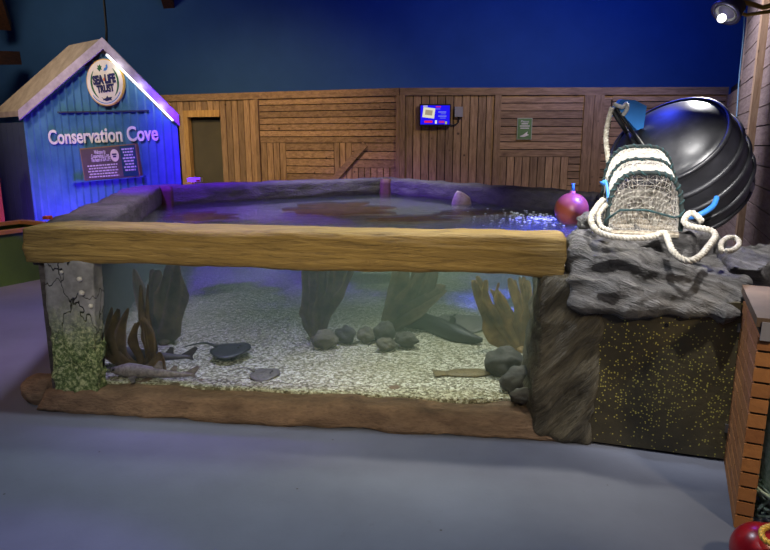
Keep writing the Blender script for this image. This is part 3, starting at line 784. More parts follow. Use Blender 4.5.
# mossy left pillar
pA, pB = fs(45, 265, .07)[0], fs(95, 265, .07)[0]; pC, pD = fs(56, 388, .07)[0], fs(100, 388, .07)[0]
bm = B(); hexa(bm, [fp(pC-.01, .055, .09), fp(pD-.01, .055, .09), fp(pD-.01, .155, .09), fp(pC-.01, .25, .09), fp(pA, .055, .88), fp(pB, .055, .88), fp(pB, .155, .88), fp(pA, .25, .88)], (16, 14, 44), 3,
     lambda p: fbm(p, 6, 4)*.012 + (.016*fbm(p, 28, 2) if p.z < .5 else 0))
PLL = link('pillar', bm, M['moss'], tank, True); tag(PLL, 'grey cracked pillar with green moss below')
for k, (px, py, r_) in enumerate(((80, 279, .016), (82, 293, .017), (91, 306, .014), (62, 272, .010))):
    q = fp(fs(px, py, .055)[0], .052, fs(px, py, .055)[1]); bm = B(); sphere(bm, q, r_, 2, (1, .7, 1)); link('limpet', bm, M['limpet'], PLL, True)
# glass pane with dark sealant edge
gA, gB = pD-.04, fs(543, 285, .16)[0]+.06
bm = B(); box(bm, (gA, .15, .06), (gB, .168, .92), frame(F0, FU)); link('glass_pane', bm, M['pane'], tank)
bm = B(); sT, sBt = fs(99, 265, .135)[0], fs(104, 388, .135)[0]; hexa(bm, [fp(sBt-.008, .135, .1), fp(sBt+.004, .135, .1), fp(sBt+.004, .15, .1), fp(sBt-.008, .15, .1), fp(sT-.008, .135, .9), fp(sT+.004, .135, .9), fp(sT+.004, .15, .9), fp(sT-.008, .15, .9)], (1, 1, 1)); link('sealant', bm, M['black'], tank)
# walls closing the front left and right of the pane
bm = B(); hexa(bm, [fp(sA+.10, .14, 0), fp(pB-.10, .14, 0), fp(pB-.12, .19, 0), fp(sA+.10, .19, 0), fp(sA+.10, .14, .85), fp(pB-.10, .14, .85), fp(pB-.12, .19, .85), fp(sA+.10, .19, .85)], (1, 1, 1)); link('wall', bm, M['rim'], tank)
# pool floor slab
bm = B(); prism(bm, [(p.x, p.y) for p in inset(outer, .15)], 0.001, .06); link('pool_floor', bm, M['rim'], tank)
# gravel
bm = B(); ins = inset(outer, [.19, .19, .19, .19, .19, .19, .13])
from mathutils import geometry
def inside(p, poly):
    c = False; j = len(poly)-1
    for i in range(len(poly)):
        a, b = poly[i], poly[j]
        if (a.y > p.y) != (b.y > p.y) and p.x < (b.x-a.x)*(p.y-a.y)/(b.y-a.y)+a.x: c = not c
        j = i
    return c
prism(bm, [(p.x, p.y) for p in ins], .055, GZ)
bmesh.ops.triangulate(bm, faces=bm.faces)
for _ in range(5):
    bmesh.ops.subdivide_edges(bm, edges=[e for e in bm.edges if e.calc_length() > .09 and max(v.co.z for v in e.verts) > .12], cuts=1, use_grid_fill=True)
    bmesh.ops.triangulate(bm, faces=[f for f in bm.faces if len(f.verts) > 3])
for v in bm.verts:
    if v.co.z > .12:
        e = (v.co-F0).dot(FN); k = min(1, max(0, (e-.2)/.4)); v.co.z = GZ + k*(fbm(v.co, 1.1, 3)*.018) + k*.01*fbm(v.co, 7, 2)
tag(link('gravel_bed', bm, M['gravel'], None, True), 'pale gravel covering the bottom of the glass-fronted pool', 'gravel', None, 'stuff')
# water body (surface, murk)
bm = B(); wi = inset(outer, [.195, .195, .195, .195, .195, .195, .125]); prism(bm, [(p.x, p.y) for p in wi], .10, WZ)
tag(link('water', bm, M['water'], None), 'murky greenish water filling the pool to just below its rim', 'water', None, 'stuff')

# things on the rim
q = pz(48, 219.5, RZ); sf = B()
vals = []
a = []
for i in range(40):
    t = 2*PI*i/40; rr_ = .02+.022*max(0, math.cos(2.5*t))**1.0 if True else 0
    rr_ = .012+.02*abs(math.cos(2.5*t))**2.2
    a.append((q.x+.9*rr_*math.cos(t), q.y+.9*rr_*math.sin(t)))
prism(sf, a, RZ+.002, RZ+.022); tag(link('starfish', sf, M['starfish'], None), 'small orange starfish-like lump on the left corner of the pool rim', 'ornament')
q = pz(195, 182.5, RZ); bmx = thing('block', (q.x, q.y, RZ), 'small white and red block on the far left rim of the pool', 'block')
bm = B(); box(bm, (q.x-.10, q.y+.02, RZ+.003), (q.x+.06, q.y+.12, RZ+.055)); link('body', bm, M['white'], bmx)
bm = B(); box(bm, (q.x+.01, q.y+.015, RZ+.012), (q.x+.055, q.y+.02, RZ+.03)); link('red_stripe', bm, M['red_pl'], bmx)

# ------------------------------------------------------------------ rock ledge with hatch
rock = thing('rock_ledge', (1.7, 3.3, 0), 'grey carved rock ledge carrying the barrel and the lobster pot', 'rock')
def rp(px, py, d): return pd(px, py, d)
def rockdisp(p):
    q = Matrix.Rotation(.55, 3, 'Z') @ p
    w_ = fbm(p, 1.6, 3)*.35
    st = 1-abs(noise.noise(V((q.x*.9, q.y*3.6+q.z*2.2+w_*2, q.z*3.4+w_))*2.1))*2.4
    s2 = 1-abs(noise.noise(V((q.x*1.6, q.y*7+q.z*4+w_*3, q.z*6))*2.1))*2.4
    return fbm(p, 2.2, 5)*.045 + max(-1, st)*.030 + max(-1, s2)*.012 + fbm(p, 13, 3)*.008
h_ = lambda px, py, Y: pY(px, py, Y)
c8 = [h_(572, 306, 2.93), h_(741, 316, 2.74), V((2.60, 4.35, .72)), V((1.42, 4.35, .75)),
      h_(575, 243, 3.05), h_(744, 282, 2.84), V((2.62, 4.35, .72)), V((1.42, 4.35, 1.02))]
bm = B(); hexa(bm, c8, (90, 100, 36), 5, rockdisp)
link('rock_top', bm, M['rock'], rock, True)
bm = B(); hexa(bm, [h_(585, 290, 3.25)-V((0, 0, .1)), h_(690, 290, 3.2)-V((0, 0, .1)), V((2.1, 3.7, .75)), V((1.42, 3.9, .85)), h_(600, 232, 3.25), h_(690, 238, 3.1), V((2.0, 3.7, .98)), V((1.45, 3.9, 1.04))], (50, 50, 18), 5, rockdisp); link('rock_slab', bm, M['rock'], rock, True)
sq = V(h_(603, 213, 3.55)); bm = B(); sphere(bm, sq-V((0, 0, .05)), .10, 4, (1.3, 1.0, .8), lambda p: fbm(p, 1.8, 4)*.25); link('boulder', bm, M['rock'], rock, True)
bm = B(); hexa(bm, [pz(733, 300, .6), pz(760, 300, .6), V((2.35, 3.5, .6)), V((2.1, 3.5, .6)), h_(728, 268, 3.0), h_(764, 270, 2.95), V((2.35, 3.6, .92)), V((2.0, 3.6, .92))], (16, 16, 8), 3, rockdisp); link('rock_shoulder', bm, M['rock'], rock, True)
# right pillar
q0, q1 = pz(534, 425, .09), pz(590, 436, .05)
bm = B(); hexa(bm, [V((q0.x, q0.y+.02, .03)), V((q1.x, q1.y, .0)), V((q1.x+.1, 3.45, 0)), V((q0.x+.02, 3.45, 0)), h_(545, 278, 3.02), h_(605, 284, 2.93), V((1.20, 3.45, .88)), V((.86, 3.45, .88))], (18, 14, 40), 3,
   lambda p: .022*ridge((p.x*1.5+p.z*1.6, p.y, (p.z-p.x*1.2)*4.0), 2.2)+fbm(p, 7, 4)*.010)
link('pillar', bm, M['pillar_rock'], rock, True)
fc = pz(570, 437, 0); bm = B(); sphere(bm, (fc.x-.0, fc.y+.06, .0), .16, 4, (1.2, .65, .42), lambda p: fbm(p, 1.6, 4)*.2)
for v in bm.verts: v.co.z = max(v.co.z, 0)
tag(link('foot', bm, M['base'], rock, True), 'sandy foot of the rock pillar')
# hatch
ha, hb = pz(589, 441, 0.015), pz(724, 459, 0.015); hm = frame(ha, hb-ha); hl = (hb-ha).length
hw = lambda s, y, z: hm @ V((s, y, z))
hatch_t = .775
bm = B(); hexa(bm, [hw(.0, 0, 0), hw(hl, 0, 0), hw(hl, .04, 0), hw(0, .04, 0), hw(.0, 0, hatch_t), hw(hl+.0, 0, hatch_t), hw(hl, .04, hatch_t), hw(0, .04, hatch_t)], (1, 1, 1))
hat = link('hatch', bm, M['hatch'], rock); tag(hat, 'dark hatch speckled with yellow paint')
bm = B(); box(bm, (-.02, .045, -.01), (hl+.05, .2, hatch_t+.03), hm); link('hatch_surround', bm, M['black'], rock)
for zc in (.16, .66):
    bm = B(); box(bm, (hl-.012, -.008, zc-.02), (hl+.02, .006, zc+.02), hm); link('hinge', bm, M['steel'], hat)
bm = B(); lathe(bm, [(0, -.004), (.01, -.004), (.01, .004), (0, .004)], hm @ Matrix.Translation((hl*.5, -.0, hatch_t-.13)) @ Matrix.Rotation(PI/2, 4, 'X'), 12); link('keyhole', bm, M['black'], hat)

# ------------------------------------------------------------------ barrel
Hd = pd(667, 141, 3.95); zb = (V((1, 0, 0))*.60 - UP*.58 + FW*.55).normalized(); BL = .76; axv = zb*BL
xb = (V((0, 0, 1)) - zb*zb.z).normalized(); yb = zb.cross(xb)
bmx = Matrix((xb, yb, zb)).transposed().to_4x4(); bmx.translation = Hd
barrel = thing('barrel', pd(700, 238, 4.2), 'large black ribbed plastic barrel lying tilted on the rock', 'barrel')
RB = .40
KN = [(0, .365), (.1, .388), (.25, .402), (.45, .40), (.62, .375), (.76, .325), (.88, .24), (.95, .15), (1, .03)]
def brad(t):      # radius along the axis
    for (a, r0), (b, r1) in zip(KN, KN[1:]):
        if t <= b: return r0+(r1-r0)*(t-a)/(b-a)
    return .03
prof = [(0, -.125), (.10, -.12), (.19, -.10), (.27, -.065), (.325, -.025), (.35, 0), (.365, .0)]
for i in range(1, 41):
    t = i/40; prof.append((sum(brad(min(1, max(0, t+d_))) for d_ in (-.03, 0, .03))/3, t*BL))
prof += [(0, BL)]
bm = B(); lathe(bm, prof, bmx, 72); BD = link('shell', bm, M['barrel'], barrel, True)
for t, w_ in ((.17, .017), (.34, .017), (.51, .017), (.67, .015)):
    bm = B(); r0 = brad(t); tube(bm, [bmx @ V(((r0+.003)*math.cos(a_*2*PI/72), (r0+.003)*math.sin(a_*2*PI/72), t*BL)) for a_ in range(72)], w_, 8, True); link('hoop', bm, M['barrel'], barrel, True)
bm = B(); tube(bm, [bmx @ V((.362*math.cos(a_*2*PI/72), .362*math.sin(a_*2*PI/72), .0)) for a_ in range(72)], .015, 8, True); link('end_ring', bm, M['barrel'], barrel, True)
from mathutils.bvhtree import BVHTree
bvh = BVHTree.FromPolygons([v.co for v in BD.data.vertices], [p_.vertices for p_ in BD.data.polygons])
def shell_d(px, py, off=.0):
    r_ = ray(px, py); h = bvh.ray_cast(CAM, r_.normalized())
    return ((h[0]-CAM).dot(FW)-off) if h[0] else None
LD = shell_d(649, 120) or 4.0
# lug with hook at the upper end
lu = pd(616, 104, 3.72)
bm = B(); lm = frame(pd(609, 120, LD-.02), V((1, .1, 0)))
poly_ext(bm, [(0, .02), (.012, .08), (.05, .125), (.14, .12), (.22, .085), (.21, -.05), (.17, -.065), (.11, -.01), (.07, .03)], lm, .05); link('lug', bm, M['blue_pl'], barrel)
bm = B(); tube(bm, bez([pd(614, 104, LD-.09), pd(622, 107, LD-.11), pd(626, 104, LD-.11), pd(627, 109, LD-.11), pd(623, 115, LD-.08)], 8), .013, 8); link('hook', bm, M['worn_white'], barrel, True)
for k, (a_, b_, w, mt) in enumerate((((611, 108), (643, 157), .03, 'strap'), ((616, 108), (650, 157), .022, 'strap'), ((620, 112), (656, 162), .010, 'worn_white'))):
    PP = [pd(a_[0], a_[1], LD-.085)]
    for q_ in (.35, .5, .65, .82, 1.0):
        x_, y_ = a_[0]+(b_[0]-a_[0])*q_, a_[1]+(b_[1]-a_[1])*q_; PP.append(pd(x_, y_, (shell_d(x_, y_, .018) or LD-.05)))
    bm = B(); tube(bm, bez(PP, 6), w*.5, 8); link('strap', bm, M[mt], barrel, True)
rp_ = B(); rope(rp_, bez([pd(612, 108, LD-.09), pd(608, 122, LD-.10), pd(606, 138, LD-.12), pd(608, 158, LD-.16), pd(611, 174, LD-.2)], 8), .017, .06)
tag(link('rope', rp_, M['rope'], None, True), 'short whitish rope hanging down the left end of the barrel', 'rope')
# bung and white marks
for (tt, aa, r_) in ((.62, 2.62, .03),):
    p = bmx @ V((brad(tt)*math.cos(aa), brad(tt)*math.sin(aa), tt*BL))
bp = None
for aa in [i*.02 for i in range(315)]:
    p = bmx @ V((brad(.63)*math.cos(aa), brad(.63)*math.sin(aa), .63*BL)); n_ = (bmx.to_3x3() @ V((math.cos(aa), math.sin(aa), 0)))
    if n_.dot(CAM-p) > 0:
        if abs(p.z-99)>0: pass
        c_ = p-CAM; dpt = c_.dot(FW); py = 275-F*c_.dot(UP)/dpt
        if bp is None or abs(py-187) < bp[0]: bp = (abs(py-187), p, n_)
bm = B(); mm = frame(bp[1], bp[2].orthogonal(), z=bp[2]); lathe(bm, [(0, .012), (.016, .012), (.02, .006), (.03, .006), (.034, -.004), (0, -.004)], mm, 20); link('bung', bm, M['grey_box'], barrel, True)
# blue hose beside the barrel
bm = B(); tube(bm, bez([pd(676, 216, 3.5), pd(690, 217, 3.42), pd(703, 213, 3.40), pd(713, 206, 3.42), pd(717, 197, 3.46)], 8), [.015]*32+[.008], 10)
tag(link('hose', bm, M['blue_pl'], None, True), 'short curved blue hose sticking up in front of the barrel', 'hose')

# ------------------------------------------------------------------ lobster pot
pl0, pl1 = pY(607, 229, 3.2), pY(679, 236, 3.12)
pot = thing('lobster_pot', (pl0+pl1)/2, 'arched netted lobster pot standing on the rock before the barrel', 'lobster pot')
pm = frame(pl0, V((pl1.x-pl0.x, pl1.y-pl0.y, 0))); PW = V((pl1.x-pl0.x, pl1.y-pl0.y, 0)).length; PHt = .285; PD = .28
pz0 = 0.0
def arch(t, y, k=1.0):     # t 0..1 round the arch from left foot to right foot
    a = PI*(1-t); r_ = PW/2
    c, s_ = math.cos(a), math.sin(a)
    x = PW/2 + r_*k*math.copysign(abs(c)**.62, c); zc = PHt*k*abs(s_)**.66
    lift = .13*y/PD
    return pm @ V((x, y, zc+lift))
# mesh: front lattice, roof lattice
def netpatch(P, nu, nv, th, name, mat, par, jit=.0):
    bm = B(); g = [[bm.verts.new(P(i/nu, j/nv) + V((random.uniform(-jit, jit) for _ in range(3)))) for j in range(nv+1)] for i in range(nu+1)]
    for i in range(nu):
        for j in range(nv):
            if (i+j) % 2: bm.faces.new([g[i][j], g[i+1][j], g[i+1][j+1]]); bm.faces.new([g[i][j], g[i+1][j+1], g[i][j+1]])
            else: bm.faces.new([g[i][j], g[i+1][j], g[i][j+1]]); bm.faces.new([g[i+1][j], g[i+1][j+1], g[i][j+1]])
    bmesh.ops.dissolve_edges(bm, edges=[e for e in bm.edges if len(e.link_faces) == 2 and (abs(e.verts[0].index-e.verts[1].index) == -5)])
    bm.verts.index_update()
    bmesh.ops.wireframe(bm, faces=bm.faces[:], thickness=th, use_replace=True, use_boundary=True, use_even_offset=False)
    return link(name, bm, mat, par)
netpatch(lambda u, v: arch(u, v*PD), 40, 18, .003, 'roof_net', M['net_white'], pot, .003)
netpatch(lambda u, v: arch(u, .0, 1).lerp(pm @ V((PW/2+(u-.5)*PW*.98, .02*math.sin(v*PI), .0)), v), 24, 10, .003, 'end_net', M['net_white'], pot, .004)
netpatch(lambda u, v: arch(u, PD, 1).lerp(pm @ V((PW/2+(u-.5)*PW*.98, PD, .13)), v), 20, 7, .004, 'end_net', M['net'], pot, .003)
# white canvas-like bands of close netting over the roof
for y0, y1, nm in ((.012, .10, 'net_band'), (.13, .26, 'net_band')):
    bm = B(); n = 40; g = [[bm.verts.new(arch(.08+.84*i/n, y0+(y1-y0)*j/6, .985)+V((0, 0, .012*fbm((i*.35, j*.6, y0), 1)))) for j in range(7)] for i in range(n+1)]
    for i in range(n):
        for j in range(6):
            if True: bm.faces.new([g[i][j], g[i+1][j], g[i+1][j+1], g[i][j+1]])
    bmesh.ops.solidify(bm, geom=bm.faces[:], thickness=.006); link(nm, bm, M['net_white'], pot, True)
# inner funnel and folds
bm = B()
for k in range(8):
    a0 = random.uniform(.1, .9); y = .03+.027*k
    P = [pm @ V((PW*(.12+.76*t), y+.02*math.sin(t*9+k), .03+.19*abs(math.sin(t*PI*1.3+k*1.7))*(1-.4*abs(t-.5)))) for t in [i/14 for i in range(15)]]
    Q = [p+V((0, .03, -.05)) for p in P]
    gv = [(bm.verts.new(p), bm.verts.new(q)) for p, q in zip(P, Q)]
    for a, b in zip(gv, gv[1:]): bm.faces.new([a[0], b[0], b[1], a[1]])
bmesh.ops.solidify(bm, geom=bm.faces[:], thickness=.005); link('net_folds', bm, M['net_white'], pot, True)
# bound hoops
for y, mt, r_ in ((0.0, 'rope_dark', .011), (PD*.5, 'rope_dark', .008), (PD, 'rope_dark', .010)):
    bm = B(); P = [arch(i/40, y, 1.02) for i in range(41)]; tube(bm, P, r_, 8); HP = link('hoop', bm, M[mt], pot, True)
    bm = B(); 
    P2 = []
    for i in range(241):
        t = i/240; c0 = arch(t, y, 1.02); 
        tt = (arch(min(1, t+.01), y, 1.02)-arch(max(0, t-.01), y, 1.02)).normalized(); n1 = tt.orthogonal().normalized(); n1 = (V((0, 1, 0))-tt*tt.y).normalized(); n2 = tt.cross(n1)
        P2.append(c0+(n1*math.cos(t*110)+n2*math.sin(t*110))*r_)
    tube(bm, P2, .0045, 5); link('lashing', bm, M['teal_twine'], HP, True)
bm = B()
for i in range(6): box(bm, (.0, i*PD/5-.015, -.03), (PW, i*PD/5+.015, -.012), pm @ Matrix.Rotation(math.atan(.13/PD), 4, 'X'))
link('base_slats', bm, M['net'], pot)
bm = B(); lm2 = pd(606, 182, 3.25); tube(bm, bez([arch(.1, 0, 1.03), lm2, lm2+V((-.02, 0, -.01))], 5), [.008]*9+[.016]*2, 8); tag(link('tag', bm, M['blue_pl'], pot, True), 'blue plastic tag')
bm = B(); tube(bm, [arch(.03, 0)+V((0, -.015, 0)), arch(.2, 0)+V((.03, -.02, -.1)), arch(.5, 0)+V((0, -.02, -.18)), arch(.8, 0)+V((-.02, -.02, -.13)), arch(.97, 0)+V((0, -.015, 0.02))], .006, 6); link('twine', bm, M['teal_twine'], pot, True)

# ropes on the rock
def on_rock(px, py, lift=.0, d=None): return pd(px, py, d)
R1 = [(603, 200, 3.22), (597, 207, 3.10), (591, 219, 3.05), (597, 231, 2.99), (612, 236.5, 2.97), (632, 238, 2.98), (650, 237, 2.98), (664, 233, 3.0), (668, 240, 2.95), (672, 250, 2.90), (680, 258, 2.85), (690, 261, 2.82), (700, 256, 2.84), (708, 247, 2.88), (715, 237, 2.94), (712, 231, 2.99), (700, 228, 3.03), (690, 226, 3.05), (684, 221, 3.07), (690, 213, 3.10), (697, 216, 3.08), (702, 222, 3.06)]
bm = B(); rope(bm, bez([pd(*p) for p in R1], 10), .016, .055, 7); tag(link('rope', bm, M['rope'], None, True), 'thick white twisted rope looping across the rock before the lobster pot', 'rope')
R2 = [(722, 252, 2.9), (721, 244, 2.96), (727, 238, 3.02), (736, 238, 3.04), (739, 244, 2.98), (733, 250, 2.92), (725, 251, 2.9)]
bm = B(); rope(bm, bez([pd(*p) for p in R2], 10), .013, .05, 7); tag(link('rope', bm, M['rope'], None, True), 'small white rope loop on the rock below the barrel', 'rope')
R3 = [(606, 205, 3.15), (599, 214, 3.08), (601, 226, 3.03), (611, 231, 3.0)]
bm = B(); rope(bm, bez([pd(*p) for p in R3], 10), .013, .05, 7); tag(link('rope', bm, M['rope'], None, True), 'short rope turn tucked against the left foot of the lobster pot', 'rope')

# ------------------------------------------------------------------ buoy in the pool
bc = pd(571.5, 209.5, 5.15); buoy = thing('buoy', (bc.x, bc.y, bc.z-.13), 'red orange ball buoy with blue loop floating at the pool edge', 'buoy')
bm = B(); sphere(bm, bc, .138, 4); link('ball', bm, M['orange_pl'], buoy, True)
bm = B(); lathe(bm, [(.0, .155), (.022, .155), (.027, .132), (.055, .126), (.062, .108)], Matrix.Translation(bc), 20); link('neck', bm, M['orange_pl'], buoy, True)
bm = B(); tp = bc+V((0, 0, .14)); tube(bm, [tp, tp+V((.002, 0, .04)), tp+V((.0, 0, .075))], .013, 8); link('peg', bm, M['blue_pl'], buoy, True)
# froth of bubbles at the inflow: small domes
bm = B(); random.seed(4)
for k in range(260):
    a_, rr_ = random.uniform(0, 2*PI), abs(random.gauss(0, .28)); sphere(bm, (1.36+rr_*math.cos(a_)*1.0, 5.5+rr_*math.sin(a_)*1.5, WZ+.001), random.uniform(.004, .010), 1, (1.6, 1, .35))
tag(link('foam', bm, M['bubble'], None, True), 'flecks of white foam on the water left of the floating buoy', 'foam', None, 'stuff')
# pale snout breaking the surface near the far rim
sp_ = pY(461, 193, 6.9); bm = B()
lathe(bm, [(0, -.10), (.10, -.08), (.11, 0), (.08, .05), (.035, .10), (0, .125)], Matrix.Translation((sp_.x, sp_.y, WZ+.03)) @ Matrix.Rotation(-.35, 4, 'Y') @ Matrix.Diagonal((1, .45, 1, 1)), 20)
tag(link('ray', bm, M['ray_p'], None, True), 'pale pinkish ray snout poking out of the water by the far rim', 'ray')

# ------------------------------------------------------------------ life in the tank
def frond(base, pts, w, mat, par, twist=.0, name='frond', tw0=0):
    P = bez(pts, 14); n = len(P); bm = B(); rows = []
    for i, p in enumerate(P):
        t = i/(n-1); T = (P[min(i+1, n-1)]-P[max(i-1, 0)]).normalized()
        sdir = V((math.cos(tw0+twist*t), math.sin(tw0+twist*t), 0)); sdir = (sdir-T*sdir.dot(T)).normalized(); nn = T.cross(sdir)
        ww = w*(math.sin(PI*min(1, .06+.94*t))**.6*.9+.08) * (1+.14*math.sin(t*13+pts[0].x*9)+.18*noise.noise(V((t*7, pts[-1].x*5, pts[-1].z*5))))
        rows.append([bm.verts.new(p+sdir*ww*k/2+nn*(.18*w*math.sin(t*9+k*1.3)*abs(k)*.5+.06*w*(k*k))) for k in (-1, -.5, 0, .5, 1)])
    for a, b in zip(rows, rows[1:]):
        for k in range(4): bm.faces.new([a[k], a[k+1], b[k+1], b[k]])
    bmesh.ops.solidify(bm, geom=bm.faces[:], thickness=.004)
    return link(name, bm, mat, par, True)
def kelp(base, fronds, mat, label, hold=.03):
    t = thing('kelp', base, label, 'seaweed', 'kelp plants in the pool')
    bm = B(); sphere(bm, V(base)+V((0, 0, hold*.4)), hold, 2, (1, 1, .7), lambda p: fbm(p, 2)*.3); link('holdfast', bm, mat, t, True)
    for pts, w, tw, t0 in fronds:
        frond(base, [V(base)]+pts, w*.95, mat, t, tw, 'frond', t0)
        for q_ in range(2):
            off = V((random.uniform(-1, 1), random.uniform(-.6, .8), random.uniform(-.35, .25)))
            P2 = [p+off*w*.75*((k+1)/len(pts)) for k, p in enumerate(pts)]
            for p in P2: p.z = min(max(p.z, GZ+.03), WZ-.02)
            frond(base, [V(base)]+P2, w*random.uniform(.45, .75), mat, t, tw+random.uniform(-.5, .5), 'frond', t0+random.uniform(-.5, .5))
    return t
def pk(px, py, Y): return pY(px, py, Y)
b1 = pz(141, 372, GZ); Y1 = b1.y
kelp(b1, [([pk(128, 366, Y1), pk(110, 352, Y1), pk(103, 338, Y1)], .10, .3, 0), ([pk(122, 362, Y1), pk(114, 335, Y1+.03), pk(119, 309, Y1+.05)], .09, .5, 0.2),
          ([pk(140, 358, Y1), pk(133, 340, Y1), pk(139, 322, Y1)], .055, .4, 0.1), ([pk(150, 362, Y1), pk(147, 335, Y1), pk(140, 320, Y1+.02)], .09, -.4, 0), ([pk(152, 350, Y1), pk(143, 318, Y1+.1), pk(141, 285, Y1+.15)], .06, .6, 0.3),
          ([pk(150, 376, Y1), pk(156, 368, Y1-.02), pk(160, 352, Y1)], .12, .2, 0)], M['kelp_b'], 'brown kelp with upright fronds close to the glass at the left pillar')
b2 = pz(165, 345, GZ); Y2 = b2.y
kelp(b2, [([pk(164, 335, Y2), pk(168, 315, Y2), pk(172, 290, Y2), pk(172, 262, Y2)], .24, .3, 0), ([pk(164, 335, Y2), pk(160, 305, Y2+.05), pk(158, 270, Y2+.1)], .20, .5, .3)], M['kelp_d'], 'dark broad kelp on a thin stalk behind the left corner fronds', .045)
b3 = pz(318, 341, GZ); Y3 = b3.y
kelp(b3, [([pk(314, 320, Y3), pk(310, 295, Y3), pk(309, 250, Y3)], .17, .2, 0), ([pk(320, 315, Y3), pk(322, 290, Y3), pk(323, 245, Y3)], .16, .3, .4), ([pk(326, 310, Y3), pk(336, 290, Y3), pk(345, 262, Y3)], .13, .3, 0), ([pk(315, 320, Y3+.1), pk(330, 285, Y3+.1), pk(335, 240, Y3+.15)], .16, .3, 0)], M['kelp_d'], 'dense dark kelp column left of the cluster of stones', .05)
b4 = pz(388, 331, GZ); Y4 = b4.y
kelp(b4, [([pk(398, 322, Y4), pk(418, 308, Y4), pk(445, 285, Y4+.1)], .16, .2, 0), ([pk(395, 315, Y4), pk(412, 292, Y4), pk(428, 262, Y4)], .19, .4, .2), ([pk(392, 312, Y4), pk(402, 288, Y4), pk(405, 250, Y4)], .16, .2, 0), ([pk(400, 318, Y4+.05), pk(425, 300, Y4+.05), pk(436, 268, Y4+.1)], .16, .3, 0)], M['kelp_d'], 'fan of brownish kelp leaning right above the cluster of stones', .05)
b5 = pz(521, 352, GZ); Y5 = b5.y
kelp(b5, [([pk(508, 345, Y5), pk(492, 330, Y5), pk(486, 312, Y5), pk(474, 280, Y5)], .13, .5, 0), ([pk(514, 340, Y5), pk(500, 318, Y5), pk(487, 300, Y5), pk(487, 280, Y5)], .11, .6, .2), ([pk(515, 335, Y5), pk(506, 310, Y5), pk(496, 290, Y5)], .10, .3, 0), ([pk(522, 330, Y5), pk(518, 305, Y5), pk(510, 278, Y5)], .10, .4, 0), ([pk(524, 335, Y5), pk(528, 310, Y5), pk(527, 280, Y5)], .11, .2, 0), ([pk(524, 338, Y5), pk(536, 318, Y5), pk(545, 296, Y5)], .12, .2, 0)], M['kelp_g'], 'pale golden kelp with curled fronds at the right end of the window', .04)
# floating canopy seen from above
def floater(px, py, L, w, ang, label, mat):
    c = pz(px, py, WZ-.012); d = V((math.cos(ang), math.sin(ang), 0)); t = thing('kelp_frond', c, label, 'seaweed')
    for k, (o, s_) in enumerate(((0, 1), (w*.7, .7), (-w*.6, .8))):
        pr = V((-d.y, d.x, 0))*o
        pts = [c+pr-d*L*s_/2, c+pr*1.2-d*L*s_*.15+V((0, 0, -.004)), c+pr*1.1+d*L*s_*.2, c+pr*1.6+d*L*s_*.5]
        P = bez(pts, 8); bm = B(); rows = []
        for i, p in enumerate(P):
            tt = i/(len(P)-1); ww = w*(.15+.85*math.sin(PI*(.05+.93*tt))**.7)*(1+.15*math.sin(tt*17+k)); sd_ = V((-d.y, d.x, 0))
            rows.append([bm.verts.new(p+sd_*ww*q_*.5+V((0, 0, -.008*abs(q_)))) for q_ in (-1, 0, 1)])
        for a, b in zip(rows, rows[1:]):
            for q_ in range(2): bm.faces.new([a[q_], a[q_+1], b[q_+1], b[q_]])
        bmesh.ops.solidify(bm, geom=bm.faces[:], thickness=.004); link('blade', bm, mat, t, True)
floater(340, 209, 1.2, .55, .2, 'large dark brown kelp mat floating in the middle of the pool', M['kelp_b'])
floater(200, 217, .7, .32, .5, 'brown kelp floating near the left rim of the pool', M['kelp_b'])
floater(415, 219, .9, .22, .15, 'thin dark kelp streak floating right of the large kelp mat', M['kelp_d'])
floater(475, 213, .9, .22, .3, 'dark kelp streak floating between the mat and the buoy', M['kelp_d'])
# stones
def stone(px, py, wpx, hpx, label, mat='stone', grp='stones in the middle of the tank', z=GZ):
    b = pz(px, py+hpx/2, z); d = (b-CAM).dot(FW); rx_ = wpx/F*d/2; rz_ = hpx/F*d*.55; bm = B(); sd_ = random.random()*50
    sphere(bm, (b.x, b.y+rx_*.5, z+rz_*.75), 1, 4, (rx_*1.05, rx_*.85, rz_*.95), lambda p: fbm(p+V((sd_, 0, 0)), 1.0, 5)*.34-.16*max(0, noise.noise(p*1.7+V((sd_, 3, 0)))))
    return tag(link('stone', bm, M[mat], None, True), label, 'stone', grp)
stone(325, 339, 25, 18, 'grey stone at the foot of the dense kelp, leftmost of the cluster')
stone(345, 334, 19, 17, 'dark stone second from the left in the cluster', 'stone_d')
stone(365, 335, 18, 14, 'small grey stone between two darker stones of the cluster')
stone(384, 331, 22, 20, 'taller dark stone at the back of the cluster under the kelp fan', 'stone_d')
stone(386, 344, 20, 12, 'low grey stone at the front of the cluster')
stone(406, 340, 22, 15, 'dark rounded stone at the right end of the cluster', 'stone_d')
g2 = 'stones by the right pillar'
stone(505, 364, 38, 28, 'large dark stone at the base of the golden kelp', 'stone_d', g2)
stone(519, 380, 34, 26, 'dark slanted stone before the large stone by the pillar', 'stone_d', g2)
stone(526, 397, 28, 16, 'flat dark stone against the glass by the right pillar', 'stone_d', g2)
stone(541, 352, 10, 28, 'narrow upright stone beside the right pillar', 'stone', g2)
